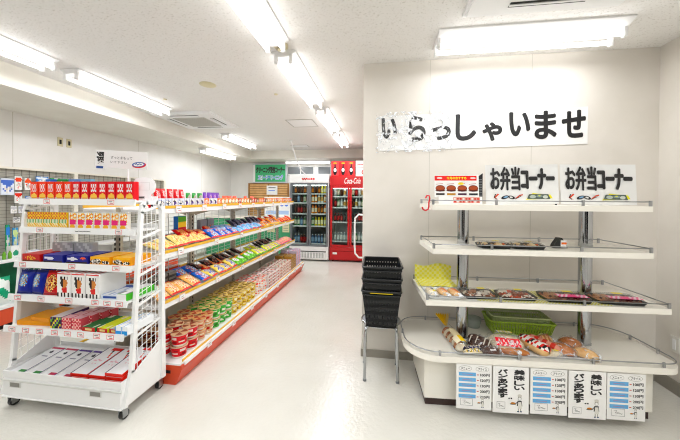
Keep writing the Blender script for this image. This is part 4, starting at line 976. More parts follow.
for sx in (1, -1):
    for z, d in LEV:
        b = MB(); xs_ = sorted((sx*.022, sx*(d-.012)))
        b.box(xs_[0], xs_[1], Y0, Y1, z-.02, z, WHITE)
        a_, c_ = sorted((sx*(d-.012), sx*d)); b.box(a_, c_, Y0, Y1, z-.035, z+.008, WHITE, .002)
        for y in (-.9, 0, .9):
            b.prismY([(sx*.024, z-.02), (sx*.024, z-.10), (sx*.06, z-.085), (sx*(d-.05), z-.03), (sx*(d-.05), z-.02)], y-.045, y-.038, BEIGE)
            b.prismY([(sx*.024, z-.02), (sx*.024, z-.10), (sx*.06, z-.085), (sx*(d-.05), z-.03), (sx*(d-.05), z-.02)], y+.038, y+.045, BEIGE)
        s_ = b.build('shelf', t)
        b = MB(); a_, c_ = sorted((sx*(d-.002), sx*(d+.004))); b.box(a_, c_, Y0, Y1, z+.006, z+.030, YELSTRIP, .001); b.build('yellow_strip', s_, 'yellow strip along the shelf lip')
        if sx == 1:
            n_ = 9 if z > 1.3 else 6
            for k in range(n_): ptag(s_, Y0+.25+k*(3.3/n_), -(d+.006), z-.004, .072, .058, Tp, light=True)
    b = MB(); 
    pr_ = [(sx*.02, .0), (sx*.495, .0), (sx*.505, .02), (sx*.548, .12), (sx*.548, .15), (sx*.02, .15)]
    b.prismY(pr_, Y0, Y1, ORANGE)
    if sx == 1: b.box(.36, .455, Y0-.002, Y0, .085, .11, DARK, .004)
    b.build('base_plinth', t, 'orange-red kick base')
    b = MB(); a_, c_ = sorted((sx*.02, sx*.535)); b.box(a_, c_, Y0, Y1, .151, .165, WHITE)
    s_ = b.build('base_shelf', t)
    b = MB(); a_, c_ = sorted((sx*.535, sx*.556)); b.box(a_, c_, Y0+.03, Y1, .140, .172, WHITE, .003); b.build('price_rail', s_)
    b = MB(); a_, c_ = sorted((sx*.528, sx*.536)); b.box(a_, c_, Y0+.03, Y1, .166, .184, YELSTRIP, .001); b.build('yellow_strip', s_, 'yellow strip along the base lip')
    if sx == 1:
        for k in range(8): ptag(s_, Y0+.35+k*.43, -.558, .150, .065, .05, Tp, light=True)
# ---- products on the aisle side (front looks towards +X)
GX = -2.05
RZ = PI/2
def gp(name, me, y, x, z, label, cat, grp, tilt=0., dz=0., jit=3):
    return put(name, me, (x, y, z+dz), (R(tilt), 0, RZ+R(rnd.uniform(-jit, jit))), label, cat, grp)
# top shelf : small cartons standing in front
def smallbox(c1_, c2, c3, seed): return carton_mesh(.068, .05, .088, design(c1_, None, [(.45, .62, .42, .26, [c2, '#f4f0ea', c3, '#f4f0ea']), (.6, .2, .35, .14, [c2, c1_, c3])], seed=seed), C(c1_), C(c2), 8, 9).mesh('snack_carton')
TB = [('white and purple', smallbox('#e4e2ee', '#6a4a9a', '#33304a', 1)), ('white and blue', smallbox('#dfe3ef', '#3a62a8', '#28304a', 2)), ('orange', smallbox('#e88a3c', '#f4ead0', '#b8342c', 3)),
      ('green and orange', smallbox('#e9a06a', '#5aa84e', '#f2e6d0', 4)), ('red', smallbox('#c9302c', '#f0e0c4', '#7a1c18', 5)), ('brown', smallbox('#9a6a3c', '#e8d9b4', '#5a3420', 6))]
seq = [1, 1, 0, 1, 0, 0, 0, 0, 2, 0, 0, 2, 3, 3, 3, 3, 3, 4, 3, 3, 3, 5, 4, 4, 5, 2, 2, 4, 5, 3, 3, 2, 3, 3, 4, 2, 3, 2, 2, 4, 2, 3, 2, 4, 4]
for i, k in enumerate(seq):
    y = 2.10+.0765*i
    gp('snack_carton', TB[k][1], y, -1.765, 1.346, '%s snack carton on the top aisle shelf, %s from the near end' % (TB[k][0], ordn(i)), 'snack carton', 'snack cartons along the top shelf')
rt = bag_mesh(.06, .17, .04, design('#c8202c', '#c8202c', [(.5, .6, .3, .34, ['#f4e9e6', '#d8343c', '#f4e9e6']), (.5, .2, .3, .1, '#3c3436')], seed=2), C('#c8202c'), seed=7).mesh('snack_bag')
gt = bag_mesh(.075, .14, .04, design('#3f9a4c', '#3f9a4c', [(.5, .55, .4, .3, ['#c9342c', '#f0e9da', '#8ab0c8', '#3f9a4c'])], seed=4), C('#3f9a4c'), seed=8).mesh('snack_bag')
pt = bag_mesh(.075, .15, .04, design('#8a5ab8', '#7a4aa8', [(.5, .5, .28, .3, ['#c9a6d9', '#a878c8', '#e8b87a'])], seed=6), C('#8a5ab8'), seed=9).mesh('snack_bag')
yt = bag_mesh(.09, .115, .04, design('#e8745a', '#e8745a', [(.5, .5, .3, .3, ['#f4dcb8', '#d9543c'])], seed=8), C('#e8745a'), seed=10).mesh('snack_bag')
k = 0
for nm, me, ys, cl in (('red', rt, [2.12, 2.20, 2.27, 2.35, 2.43, 2.50], 0), ('green and red', gt, [2.60, 2.69, 2.78], 0), ('purple', pt, [2.87, 2.95, 3.03, 3.11], 0), ('salmon', yt, [3.26, 3.37, 3.5, 3.8, 4.0], 0)):
    for i, y in enumerate(ys): gp('snack_bag', me, y, -1.85, 1.348, '%s bag behind the top shelf cartons, %s of its colour along the aisle' % (nm, ordn(i)), 'snack bag', 'bags standing behind the top cartons', tilt=-8, jit=9)
# generic lying bags
def bagset(c1_, edge, cols, w, h, tt, seed): return bag_mesh(w, h, tt, design(c1_, edge, [(.5, .62, .36, .2, cols), (.5, .28, .38, .2, cols[::-1])], seed=seed), C(c1_), seed=seed).mesh('snack_bag')
B = {'yellow potato': bagset('#f0e0a0', '#c9302c', ['#f6eedd', '#e8cf6a', '#f4e6b0', '#d8723c', '#e8c84a'], .15, .20, .055, 11),
     'blue and red': bagset('#2f6fc4', '#c9282c', ['#f0ece6', '#e07a3a', '#7cc4e8', '#2a4fa8'], .15, .20, .055, 12),
     'light blue': bagset('#8cc6e6', '#d6403c', ['#f2f2f0', '#4a78c8', '#c9e4f0'], .14, .18, .05, 13),
     'dark navy': bagset('#22223a', '#22223a', ['#3a3a6a', '#1a1a28', '#8a8aa8', '#2c2c48'], .13, .19, .05, 14),
     'orange and white': bagset('#e89a3c', '#e8c43c', ['#f4ecd8', '#3a3a4a', '#d8522c'], .13, .17, .05, 15),
     'red': bagset('#c92428', '#b01c20', ['#e0402c', '#e8a23c', '#f0d0b0'], .13, .17, .05, 16),
     'orange crunchy': bagset('#efc07c', '#c9342c', ['#e29a5a', '#f4dcae', '#f0e6d0', '#d8622c', '#f0c88c'], .15, .20, .055, 17),
     'white and blue': bagset('#f0d878', '#d8443c', ['#f6f2ea', '#2f56b4', '#e8d48a'], .15, .19, .05, 18),
     'black': bagset('#1f1a1c', '#2a1e20', ['#3a2c2e', '#8a2a2e', '#141214', '#b8a89a', '#242022'], .14, .20, .05, 20),
     'yellow and green': bagset('#d8d84a', '#6ab03c', ['#f4f2d8', '#8ac04a', '#e8a0b8', '#b088c8'], .13, .17, .05, 21),
     'pink': bagset('#e8a0a8', '#e05a6c', ['#f6e2d8', '#e8c06a', '#d8648a'], .13, .17, .05, 22)}
def dog(u, v):   # green bag with a plain white round face shape
    if v > .93 or v < .06: return C('#6cb034')
    if ((u-.5)/.33)**2+((v-.5)/.24)**2 < 1:
        if ((u-.40)/.05)**2+((v-.54)/.04)**2 < 1 or ((u-.60)/.05)**2+((v-.54)/.04)**2 < 1 or ((u-.5)/.07)**2+((v-.44)/.04)**2 < 1: return C('#2a2a2a')
        return C('#f4f4f0')
    if v > .72: return C('#f0a82c')
    return C('#7cc03a') if math.sin(u*17)*math.sin(v*15) > -.5 else C('#3a8a3c')
B['green white-faced'] = bag_mesh(.17, .21, .055, dog, C('#6cb034'), 18, 22, seed=23).mesh('snack_bag')
def bagrow(kind, ys, x, z, tilt, row, shelfname, dz=.020):
    for i, y in enumerate(ys):
        sc_ = rnd.uniform(.80, .92)*(.85 if kind == 'black' else 1)
        o_ = gp('snack_bag', B[kind], y+rnd.uniform(-.012, .012), x, z, '%s snack bag, %s of its kind, %s row, %s aisle shelf' % (kind, ordn(CNT.setdefault((kind, row, shelfname), 0)), row, shelfname), 'snack bag', 'snack bags on the %s shelf' % shelfname, tilt=tilt+rnd.uniform(-9, 9), dz=dz+rnd.uniform(0, .012), jit=26 if kind == 'black' else 12); o_.scale = (sc_, sc_, sc_)
        CNT[(kind, row, shelfname)] += 1
CNT = {}
def fr(a, b_, p): n = max(1, int(round((b_-a)/p))); return [a+(b_-a)*(i+.5)/n for i in range(n)]
Zm, Zt = .986, .591
# middle shelf front row
bagrow('yellow potato', fr(2.06, 2.82, .125), -1.75, Zm, -66, 'front', 'middle')
bagrow('blue and red', fr(2.84, 3.40, .125), -1.745, Zm, -66, 'front', 'middle')
bagrow('light blue', fr(3.42, 4.15, .12), -1.74, Zm, -66, 'front', 'middle')
bagrow('orange and white', fr(4.17, 4.95, .12), -1.74, Zm, -66, 'front', 'middle')
bagrow('red', fr(4.97, 5.55, .12), -1.74, Zm, -66, 'front', 'middle')
bagrow('red', fr(2.5, 3.05, .14), -1.85, Zm+.045, -66, 'rear', 'middle')
bagrow('light blue', fr(3.1, 3.45, .14), -1.85, Zm+.045, -66, 'rear', 'middle')
bagrow('dark navy', fr(3.5, 4.35, .12), -1.86, Zm+.04, -55, 'rear', 'middle')
bagrow('red', fr(4.4, 5.0, .13), -1.85, Zm+.045, -66, 'rear', 'middle')
# third shelf
bagrow('orange crunchy', fr(2.06, 2.62, .13), -1.73, Zt, -66, 'front', 'third')
bagrow('blue and red', fr(2.64, 2.78, .13), -1.73, Zt, -66, 'front', 'third')
bagrow('white and blue', fr(2.80, 3.36, .13), -1.73, Zt, -66, 'front', 'third')
bagrow('green white-faced', fr(3.38, 3.92, .15), -1.735, Zt, -66, 'front', 'third')
bagrow('yellow and green', fr(3.94, 4.85, .12), -1.73, Zt, -66, 'front', 'third')
bagrow('pink', fr(4.87, 5.55, .12), -1.73, Zt, -66, 'front', 'third')
bagrow('blue and red', fr(2.50, 2.80, .15), -1.85, Zt+.045, -66, 'rear', 'third')
bagrow('red', fr(2.85, 3.3, .13), -1.85, Zt+.045, -66, 'rear', 'third')
bagrow('black', fr(2.75, 3.75, .14), -1.875, Zt+.075, -66, 'rearmost', 'third')
bagrow('black', fr(4.25, 4.9, .14), -1.87, Zt+.06, -66, 'rearmost', 'third')
bagrow('yellow and green', fr(3.95, 4.25, .13), -1.85, Zt+.045, -66, 'rear', 'third')
# upright cartons at the back of middle / third shelf near end
def band(u, v): return C(('#2f74c4', '#e0602c', '#b8242c', '#e8c83c', '#6ab03c')[min(4, int(v*5))])
me = carton_mesh(.12, .05, .27, band, C('#3a7ac0'), C('#6ab03c'), 6, 15).mesh('striped_carton')
put('striped_carton', me, (-1.97, 2.62, .987), (0, 0, RZ), 'upright carton with green yellow red orange and blue bands behind yellow bags', 'carton')
me = carton_mesh(.12, .04, .21, design('#8a8c94', None, [(.5, .4, .4, .3, ['#d8743c', '#4a4c5a', '#e0dcd8'])], seed=4), C('#8a8c94'), C('#8a8c94')).mesh('grey_carton')
for i, y in enumerate((2.98, 3.12)): put('grey_carton', me, (-1.97, y, .987), (0, 0, RZ), 'grey and orange carton behind the blue bags on the middle shelf, %s one' % ('nearer', 'farther')[i], 'carton', 'grey cartons at the back of the middle shelf')
def gl(u, v): return C('#4a4744' if int(v*12) % 3 == 0 else '#8d8780')
me = carton_mesh(.10, .06, .155, gl, C('#7a756c'), C('#8d8780'), 6, 14).mesh('grey_lined_pack')
for i in range(4): put('grey_lined_pack', me, (-1.955, 2.12+.115*i, .592), (0, 0, RZ), 'grey lined pack at the back of the third shelf, %s from the near end' % ordn(i), 'pack', 'grey packs at the back of the third shelf')
# base shelf : cup noodles
def cupdes(c1_, c2, c3, seed):
    rr = random.Random(seed); a = rr.uniform(0, 6)
    def f(u, v):
        k = math.sin(u*2*PI*3+a)*math.cos(v*7+a)
        if .25 < v < .78 and k > .15: return C(c2)
        if .15 < v < .6 and k < -.55: return C(c3)
        return C(c1_)
    return f
def lidd(c1_, c2):
    def f(u, v): return C(c2) if v > .4 and math.sin(u*2*PI*3) > 0 else C(c1_)
    return f
CUP = {}
for nm, r1, r0, h, cs, rim, lc_, l2 in (('red', .062, .052, .092, ('#c9242e', '#f0dcd4', '#8a141c'), '#ece4da', '#c9a98a', '#8a4a34'), ('cream and red', .054, .043, .095, ('#d9b08c', '#b8302c', '#f0e4d0'), '#f0e8dc', '#c9a070', '#9a3a2c'),
                             ('green', .052, .042, .098, ('#5ab052', '#f2eed8', '#3a7a34'), '#f0ede0', '#c8b07a', '#5a8a3c'), ('yellow', .052, .042, .098, ('#dcc24a', '#f4ecd0', '#a8762c'), '#f2ecd8', '#d8c080', '#8a6a3a'),
                             ('white and red', .052, .043, .095, ('#f0e8e4', '#d8432c', '#e8a23c'), '#f4f0ea', '#e8d8cc', '#d0503c')):
    a, b_ = cup_mesh(r1, r0, h, cupdes(*cs, len(nm)), C(rim), C(lc_), lidd(lc_, l2)); CUP[nm] = (a.mesh('noodle_cup'), b_.mesh('lid'), r1, h)
def cups(nm, ys, xs_, layers):
    a, l, r1, h = CUP[nm]
    for yi, y in enumerate(ys):
        for xi, x in enumerate(xs_):
            for k in range(layers):
                o = put('noodle_cup', a, (x+rnd.uniform(-.003, .003), y+rnd.uniform(-.003, .003), .166+k*(h+.003)), (0, 0, rnd.uniform(0, 6)), '%s noodle cup, %s from the near end, %s row, %s layer' % (nm, ordn(yi), ('front', 'second', 'third')[xi], ('bottom', 'top', 'third')[k]), 'noodle cup', 'noodle cups stacked on the base shelf')
                c = bpy.data.objects.new('lid', l); COL.objects.link(c); c.parent = o
cups('red', [2.13, 2.27], [-1.605, -1.745], 2)
cups('cream and red', [2.40, 2.52], [-1.61, -1.73, -1.85], 2)
cups('green', [2.64, 2.757, 2.874], [-1.61, -1.727, -1.844], 2)
cups('yellow', [2.99+.116*i for i in range(5)], [-1.61, -1.727, -1.844], 2)
cups('white and red', [3.575+.116*i for i in range(3)], [-1.61, -1.727, -1.844], 2)
a, b_ = cup_mesh(.10, .075, .06, cupdes('#7a3a2a', '#c9a070', '#3a1c14', 3), C('#8a6248'), C('#b08a6a'), lidd('#b89878', '#5a3428'))
ma, ml = a.mesh('noodle_bowl'), b_.mesh('lid')
for k in range(3):
    o = put('noodle_bowl', ma, (-1.90, 2.17, .166+.065*k), (0, 0, k), 'wide brown noodle bowl behind the red cups, %s of its stack' % ('bottom', 'middle', 'top')[k], 'noodle bowl', 'wide brown noodle bowls')
    c = bpy.data.objects.new('lid', ml); COL.objects.link(c); c.parent = o
def packs(nm, cols, ys, xs_, layers, w, d, h, grp):
    me = carton_mesh(w, d, h, design(cols[0], None, [(.5, .5, .48, .42, cols)], seed=len(nm)), C(cols[0]), C(cols[1]), 8, 6, design(cols[0], None, [(.5, .5, .45, .42, cols)], seed=len(nm)+1)).mesh('noodle_pack')
    for yi, y in enumerate(ys):
        for xi, x in enumerate(xs_):
            for k in range(layers): gp('noodle_pack', me, y, x, .166+k*(h+.002), '%s noodle pack, %s stack from the near end, %s row, %s layer up' % (nm, ordn(yi), ('front', 'rear')[xi], ordn(k)), 'noodle pack', grp, jit=2)
packs('red and white', ['#efe4e0', '#c9303a', '#6a3a2a', '#efe4e0', '#e8a090', '#8a8a5a'], [3.97, 4.12, 4.27], [-1.63, -1.80], 4, .135, .14, .042, 'red and white noodle packs')
packs('pink and green', ['#ecd8d0', '#4a9a6c', '#c9505a', '#f0e6dc', '#d89a7a', '#8a6a4a'], [4.42, 4.57, 4.72, 4.87], [-1.63, -1.80], 4, .135, .14, .045, 'pink and green noodle packs')
packs('golden brown', ['#b08a4a', '#6a4a22', '#d9bc7a', '#8a6a34'], [5.02, 5.16], [-1.63, -1.80], 5, .13, .14, .045, 'golden brown noodle packs')
packs('lilac and white', ['#d8cce0', '#8a7ab0', '#e8a0a8', '#f2eef0'], [5.32, 5.47], [-1.63, -1.80], 6, .13, .14, .045, 'lilac noodle packs at the far end')
# far side goods glimpsed through the rack
ob = carton_mesh(.20, .14, .11, lambda u, v: C('#c8602a'), C('#c8602a'), C('#b8521f'), 2, 2).mesh('orange_carton')
wb = carton_mesh(.16, .14, .06, lambda u, v: C('#e9e7e0') if v > .3 else C('#5a5850'), C('#dcdad2'), C('#e6e4dc'), 4, 6).mesh('pale_carton')
for i, y in enumerate((2.30, 2.55, 2.80)): put('orange_carton', ob, (-2.25, y, .591), (0, 0, -RZ), 'orange carton on the far side of the aisle shelving, %s from the near end' % ordn(i), 'carton', 'orange cartons on the far side')
for i, y in enumerate((2.18, 2.38, 2.58, 2.80, 3.02)): put('pale_carton', wb, (-2.26, y, .986), (0, 0, -RZ), 'pale carton on the far middle shelf seen through the rack, %s from the near end' % ordn(i), 'carton', 'pale cartons on the far side')
# =================================================================== WALL SHELVING (left)
t = empty('wall_shelving_unit', (-4.2, 3.55, 0), 0, 'shelving unit on the left wall with wire grid back and orange base', 'shelving unit')
GREEN = mat('green_panel', '#12714a', .5)
b = MB(); b.box(-.16, .17, -1.75, 1.75, .05, .215, ORANGE); b.box(-.16, .15, -1.75, 1.75, 0, .05, DARK); b.build('base_plinth', t, 'orange kick base')
b = MB(); b.box(-.16, .18, -1.75, 1.75, .218, .25, WHITE, .003); b.build('base_shelf', t)
b = MB(); b.box(-.165, -.15, -1.75, 1.75, .25, .74, GREEN); b.build('lower_back_panel', t, 'dark green back panel')
b = MB(); b.box(-.14, .18, -1.75, 1.75, .715, .75, WHITE, .003); b.build('shelf', t)
b = MB()
for k in range(24): b.box(-.136, -.132, -1.73, 1.73, .79+.04*k, .793+.04*k, mat('grid_wire', '#4a473f', .5))
for k in range(46): b.box(-.136, -.132, -1.72+.075*k, -1.717+.075*k, .75, 1.762, mat('grid_wire', '#4a473f', .5))
b.box(-.165, -.160, -1.73, 1.73, .75, 1.762, mat('pegboard', '#b9b5a8', .7))
b.build('wire_grid_back', t)
b = MB(); b.box(-.17, -.11, -1.75, 1.75, 1.762, 1.785, IVORY); b.build('top_rail', t)
for y in (-1.73, -.86, .02, .9, 1.73): b = MB(); b.box(-.165, -.105, y-.025, y+.025, .75, 1.762, IVORY); b.build('upright', t)
CARDS = [(2.718, 2.844, 1.455, 1.646, ['#dfe6f2', '#5a7ac0'], 'white and blue'), (2.845, 2.921, 1.516, 1.678, ['#f0efec', '#d8502c'], 'orange and white'), (2.941, 3.012, 1.518, 1.661, ['#f2f0ec', '#d8602c'], 'white with orange corner'),
         (2.844, 2.921, 1.359, 1.49, ['#efeeea', '#d0402c'], 'red and white'), (2.951, 3.032, 1.382, 1.443, ['#5a8ac8', '#c9cfd8'], 'blue'), (2.807, 2.87, 1.238, 1.326, ['#eceaea', '#c8c8cc'], 'pale clear'), (2.88, 2.94, 1.238, 1.326, ['#e8e8ea', '#b8b8c0'], 'second pale clear'),
         (2.761, 2.805, .813, 1.109, ['#3f9a6c', '#4a8ac8'], 'tall green'), (2.825, 2.881, .80, 1.068, ['#5aa0d0', '#c8d8a0'], 'tall blue'), (3.06, 3.2, 1.60, 1.69, ['#4a90d0', '#e8f0f4'], 'wide blue'), (3.22, 3.34, 1.55, 1.68, ['#3a9a5a', '#e8e6d8'], 'green'), (3.36, 3.48, 1.56, 1.68, ['#a8c8e0', '#f2f0f0'], 'light blue'),
         (2.66, 2.705, 1.50, 1.67, ['#e4e8f0', '#7a8ac0'], 'white edge'), (2.83, 2.90, 1.13, 1.19, ['#e8e8e8', '#a0a0a0'], 'small silver')]
for ya, yb, za, zb, cs, nm in CARDS:
    w, h = yb-ya-.008, zb-za
    e = empty('hanging_packet', (-4.28, (ya+yb)/2, zb), RZ, nm+' packet hanging on the left wall wire grid', 'hanging packet', 'packets hanging on the wire grid')
    b = MB(); b.box(-w/2, w/2, -.006, .006, -h, .0, C(cs[0])); f_ = design(cs[0], None, [(.5, .75, .5, .2, cs[1]), (.5, .35, .35, .22, ['#f0eeea', cs[1], '#c9c9c4', '#e8e4da'])], seed=len(nm)); b.grid(8, 10, lambda u, v: ((u-.5)*w, -.0065, -h+v*h), f_, False); b.build('card', e)
    b = MB(); b.tube([(0, .05, .012), (0, -.03, .012), (0, -.04, .02)], .002, STEEL, 6); b.build('hook', e)
me = carton_mesh(.09, .06, .13, lambda u, v: C('#3a9a7c') if ((u-.5)/.3)**2+((v-.4)/.25)**2 < 1 else C('#eef0ee'), C('#eef0ee'), C('#eef0ee')).mesh('white_box')
put('white_box', me, (-4.1, 2.72, .751), (0, 0, RZ), 'white box with green mark on the left wall shelf', 'box')
me = carton_mesh(.13, .05, .05, lambda u, v: C('#e8eaf0') if v > .5 else C('#3a62b8'), C('#3a62b8'), C('#e8eaf0')).mesh('blue_box')
put('blue_box', me, (-4.1, 2.88, .751), (0, 0, RZ), 'low blue and white box beside the white box on the left wall shelf', 'box')
b = MB(); b.lathe([(.013, 0), (.015, .005), (.015, .06), (.007, .075), (.007, .085)], C('#7aa84a'), 14)
me = b.mesh('small_bottle')
for i, y in enumerate((2.56, 2.61, 2.66)): put('small_bottle', me, (-4.06, y, .751), (0, 0, 0), 'small green bottle on the left wall shelf, %s from the picture edge' % ordn(i), 'bottle', 'green bottles on the left wall shelf')
def dt(u, v): return C('#1fa07a') if math.sin(u*6+v*9) > .2 else C('#eef4f0')
me = bag_mesh(.26, .30, .12, dt, C('#e4f0ea'), 12, 14, seed=33, zig=False).mesh('detergent_pack')
for i, y in enumerate((2.57, 3.0)): put('detergent_pack', me, (-4.1, y, .252), (R(-4), 0, RZ), ('white and green detergent pack at the picture edge below the wall shelf', 'white and green detergent pack half hidden behind the rack')[i], 'detergent pack', 'detergent packs on the left base shelf')
# =================================================================== FRIDGES
def bottle_mesh(c1_, lab, cap, h=.2, r=.031):
    b = MB(); b.lathe([(r*.9, 0), (r, .006), (r, h*.2), (r, h*.55), (r*.97, h*.66), (r*.45, h*.86), (r*.42, h*.93)], C(c1_), 12, design=lambda u, v: C(lab) if .3 < v < .6 else C(c1_)); b.lathe([(r*.46, h*.93), (r*.46, h), (.001, h)], C(cap), 10, caps=False); return b.mesh('drink_bottle')
BT = {'dark tea': bottle_mesh('#3a2418', '#5a3a28', '#d8d4cc'), 'brown': bottle_mesh('#6a3a1c', '#b8782c', '#e8e4da'), 'orange': bottle_mesh('#d8882c', '#efe4cc', '#e07a2c'), 'white': bottle_mesh('#e4e4dc', '#c9a86a', '#f0f0ee'), 'dark red': bottle_mesh('#5a1c1c', '#a82c2c', '#c9c4bc'),
      'green': bottle_mesh('#3f7a4a', '#d9d8c0', '#e8e8e0'), 'yellow': bottle_mesh('#d8c83c', '#efe9c4', '#e0d03c'), 'blue': bottle_mesh('#4a6a8a', '#9ab4cc', '#e8ecf0'), 'clear': bottle_mesh('#a8b4b4', '#dfe4e0', '#f0f0f0'), 'cola': bottle_mesh('#2c1512', '#b01c20', '#b01c20'), 'black': bottle_mesh('#1c1a1c', '#4a4644', '#888880'), 'red': bottle_mesh('#b82c2c', '#f0e4dc', '#f0f0f0')}
def louver(mb, x0, x1, z0, z1, y, n):
    for k in range(n):
        z = z0+(z1-z0)*k/n; mb.box(x0, x1, y-.008, y, z, z+(z1-z0)/n*.5, GREYL)
INTW = mat('fridge_liner', '#b9bfc2', .5); INTD = mat('fridge_dark_liner', '#6a7074', .5)
def fridge(name, x0, w, yf, d, h, body, frame_m, liner, zb, zt, label, cat, shelves):
    e = empty(name, (x0+w/2, yf+d/2, 0), 0, label, cat); hw, hd = w/2, d/2; th = .03
    b = MB()
    b.box(-hw, -hw+th, -hd+.04, hd, .03, h, body, .003); b.box(hw-th, hw, -hd+.04, hd, .03, h, body, .003); b.box(-hw+th, hw-th, hd-th, hd, .03, h, body)
    b.box(-hw+th, hw-th, -hd+.04, hd-th, zt, h, body); b.box(-hw+th, hw-th, -hd+.04, hd-th, .03, zb, body)
    for sx in (-1, 1):
        for sy in (-1, 1): b.box(sx*(hw-.06)-.02, sx*(hw-.06)+.02, sy*(hd-.1)-.02, sy*(hd-.1)+.02, 0, .03, BLACKP)
    b.build('cabinet', e)
    b = MB(); b.box(-hw+th, hw-th, hd-th-.006, hd-th-.001, zb, zt, liner); b.box(-hw+th, -hw+th+.004, -hd+.05, hd-th-.006, zb, zt, liner); b.box(hw-th-.004, hw-th, -hd+.05, hd-th-.006, zb, zt, liner); b.build('liner', e)
    for z in shelves:
        b = MB(); b.box(-hw+th+.005, hw-th-.005, -hd+.075, hd-th-.01, z-.008, z-.001, C('#aab0b2')); b.box(-hw+th+.005, hw-th-.005, -hd+.068, -hd+.075, z-.022, z+.006, C('#e8ebec')); b.build('shelf', e)
    b = MB(); b.cyl((-hw+.07, -hd+.075, zt-.03), (hw-.07, -hd+.075, zt-.03), .011, TUBEF, n=8); b.build('inner_lamp', e)
    for s in (-1, 1):
        b = MB(); a, c_ = (-hw+.012, -.004) if s < 0 else (.004, hw-.012); f = .042; y0_, y1_ = -hd, -hd+.035
        b.box(a, a+f, y0_, y1_, zb-.02, zt+.02, frame_m, .003); b.box(c_-f, c_, y0_, y1_, zb-.02, zt+.02, frame_m, .003)
        b.box(a+f, c_-f, y0_, y1_, zb-.02, zb+.025, frame_m); b.box(a+f, c_-f, y0_, y1_, zt-.025, zt+.02, frame_m)
        dr = b.build('door', e)
        g_ = MB(); g_.box(a+f, c_-f, y0_+.012, y0_+.018, zb+.025, zt-.025, GLASS); g_.build('glass', dr)
        k = MB(); xh = -.026 if s < 0 else .026; k.box(xh-.008, xh+.008, y0_-.022, y0_, .95, 1.25, frame_m, .004); k.build('handle', dr)
    return e, hw, hd
e, hw, hd = fridge('white_drinks_fridge', -2.075, .905, 6.42, .62, 1.96, WHITE, GREYF, INTD, .36, 1.76, 'white two-door glass drinks fridge with red logo at the back of the aisle', 'fridge', (.40, .80, 1.08, 1.33, 1.54))
b = MB(); b.box(-hw, hw, -hd, -hd+.04, 1.785, 1.96, WHITE, .004); b.line([(-.16, 1.885), (-.135, 1.852), (-.11, 1.885), (-.085, 1.852), (-.06, 1.888)], .024, -hd-.001, C('#d8282c'))
for x in (-.045, -.022, .0, .02): b.ell(x, 1.868, .015, .016, -hd-.001, C('#d8282c'), 10)
b.rect(.04, .08, 1.85, 1.89, -hd-.001, C('#d8282c')); b.rect(.09, .13, 1.85, 1.89, -hd-.001, C('#d8282c')); b.rect(.03, .033, 1.86, 1.885, -hd-.001, C('#d8282c')); b.build('header', e, 'white header with red lettering')
b = MB(); b.box(-hw, hw, -hd, -hd+.04, .06, .335, WHITE, .004)
for k in range(11): b.box(-.36+.066*k, -.315+.066*k, -hd-.003, -hd, .08, .17, C('#c4c6c4')); b.box(-.36+.066*k, -.315+.066*k, -hd-.003, -hd, .175, .20, C('#c4c6c4'))
b.box(-.40, .40, -hd-.004, -hd, .215, .235, DARK); b.build('lower_grille', e)
rows = [(.401, ['blue', 'blue', 'dark red', 'dark red', 'dark red', 'blue', 'blue', 'blue', 'blue', 'clear']), (.801, ['green', 'green', 'blue', 'green', 'green', 'green', 'yellow', 'yellow', 'yellow', 'yellow']), (1.081, ['dark tea', 'dark red', 'dark red', 'dark tea', 'brown', 'orange', 'orange', 'brown', 'brown', 'orange']), (1.331, ['black', 'blue', 'dark tea', 'green', 'white', 'orange', 'orange', 'white', 'white', 'orange']), (1.541, ['brown', 'dark tea', 'dark tea', 'brown', 'brown', 'brown', 'dark tea', 'brown', 'yellow', 'yellow'])]
def fill(x0, yf, rows, fr_, pitch, gap, sc=None):
    for ri, (z, cs) in enumerate(rows):
        for i, c_ in enumerate(cs):
            x = x0+pitch*i+(gap if i >= len(cs)/2 else 0)
            o = put('drink_bottle', BT[c_], (x, yf+.13+rnd.uniform(-.01, .01), z), (0, 0, 0), '%s bottle in the %s fridge, %s from the left on the %s shelf up' % (c_, fr_, ordn(i), ordn(ri)), 'bottle', 'bottles in the %s fridge' % fr_)
            o.scale = (1, 1, 1 if z != 1.541 else .85)
fill(-2.075+.105, 6.42, rows, 'white', .073, .045)
e, hw, hd = fridge('red_drinks_fridge', -1.145, .90, 6.46, .62, 1.93, RED, RED, INTW, .36, 1.69, 'red two-door glass drinks fridge beside the white fridge', 'fridge', (.46, .90, 1.23, 1.48))
b = MB(); b.box(-hw, hw, -hd, -hd+.04, 1.715, 1.93, RED, .004); b.text('Coca-Cola', .06, 1.83, .36, .13, -hd-.0012, C('#f4f0ee'), bold=.01, shear=.35); b.build('header', e, 'red header with white lettering')
b = MB(); b.box(-hw, hw, -hd, -hd+.04, .06, .335, RED, .004); b.box(-hw+.02, hw-.02, -hd-.003, -hd, .24, .25, C('#7a0e12')); b.rect(-.38, -.28, .17, .215, -hd-.001, PAPER); b.build('lower_panel', e)
rows2 = [(.461, ['clear', 'clear', 'clear', 'clear', 'clear', 'clear', 'green', 'clear', 'clear', 'white']), (.901, ['cola', 'cola', 'dark red', 'black', 'black', 'black', 'dark red', 'cola', 'cola', 'cola']), (1.231, ['dark red', 'green', 'clear', 'white', 'white', 'dark tea', 'white', 'clear', 'green', 'white']), (1.481, ['clear', 'green', 'dark tea', 'white', 'blue', 'green', 'dark red', 'clear', 'white', 'brown'])]
rows2.append((.461, [])); rows2.pop()
fill(-1.145+.105, 6.46, rows2, 'red', .073, .045)
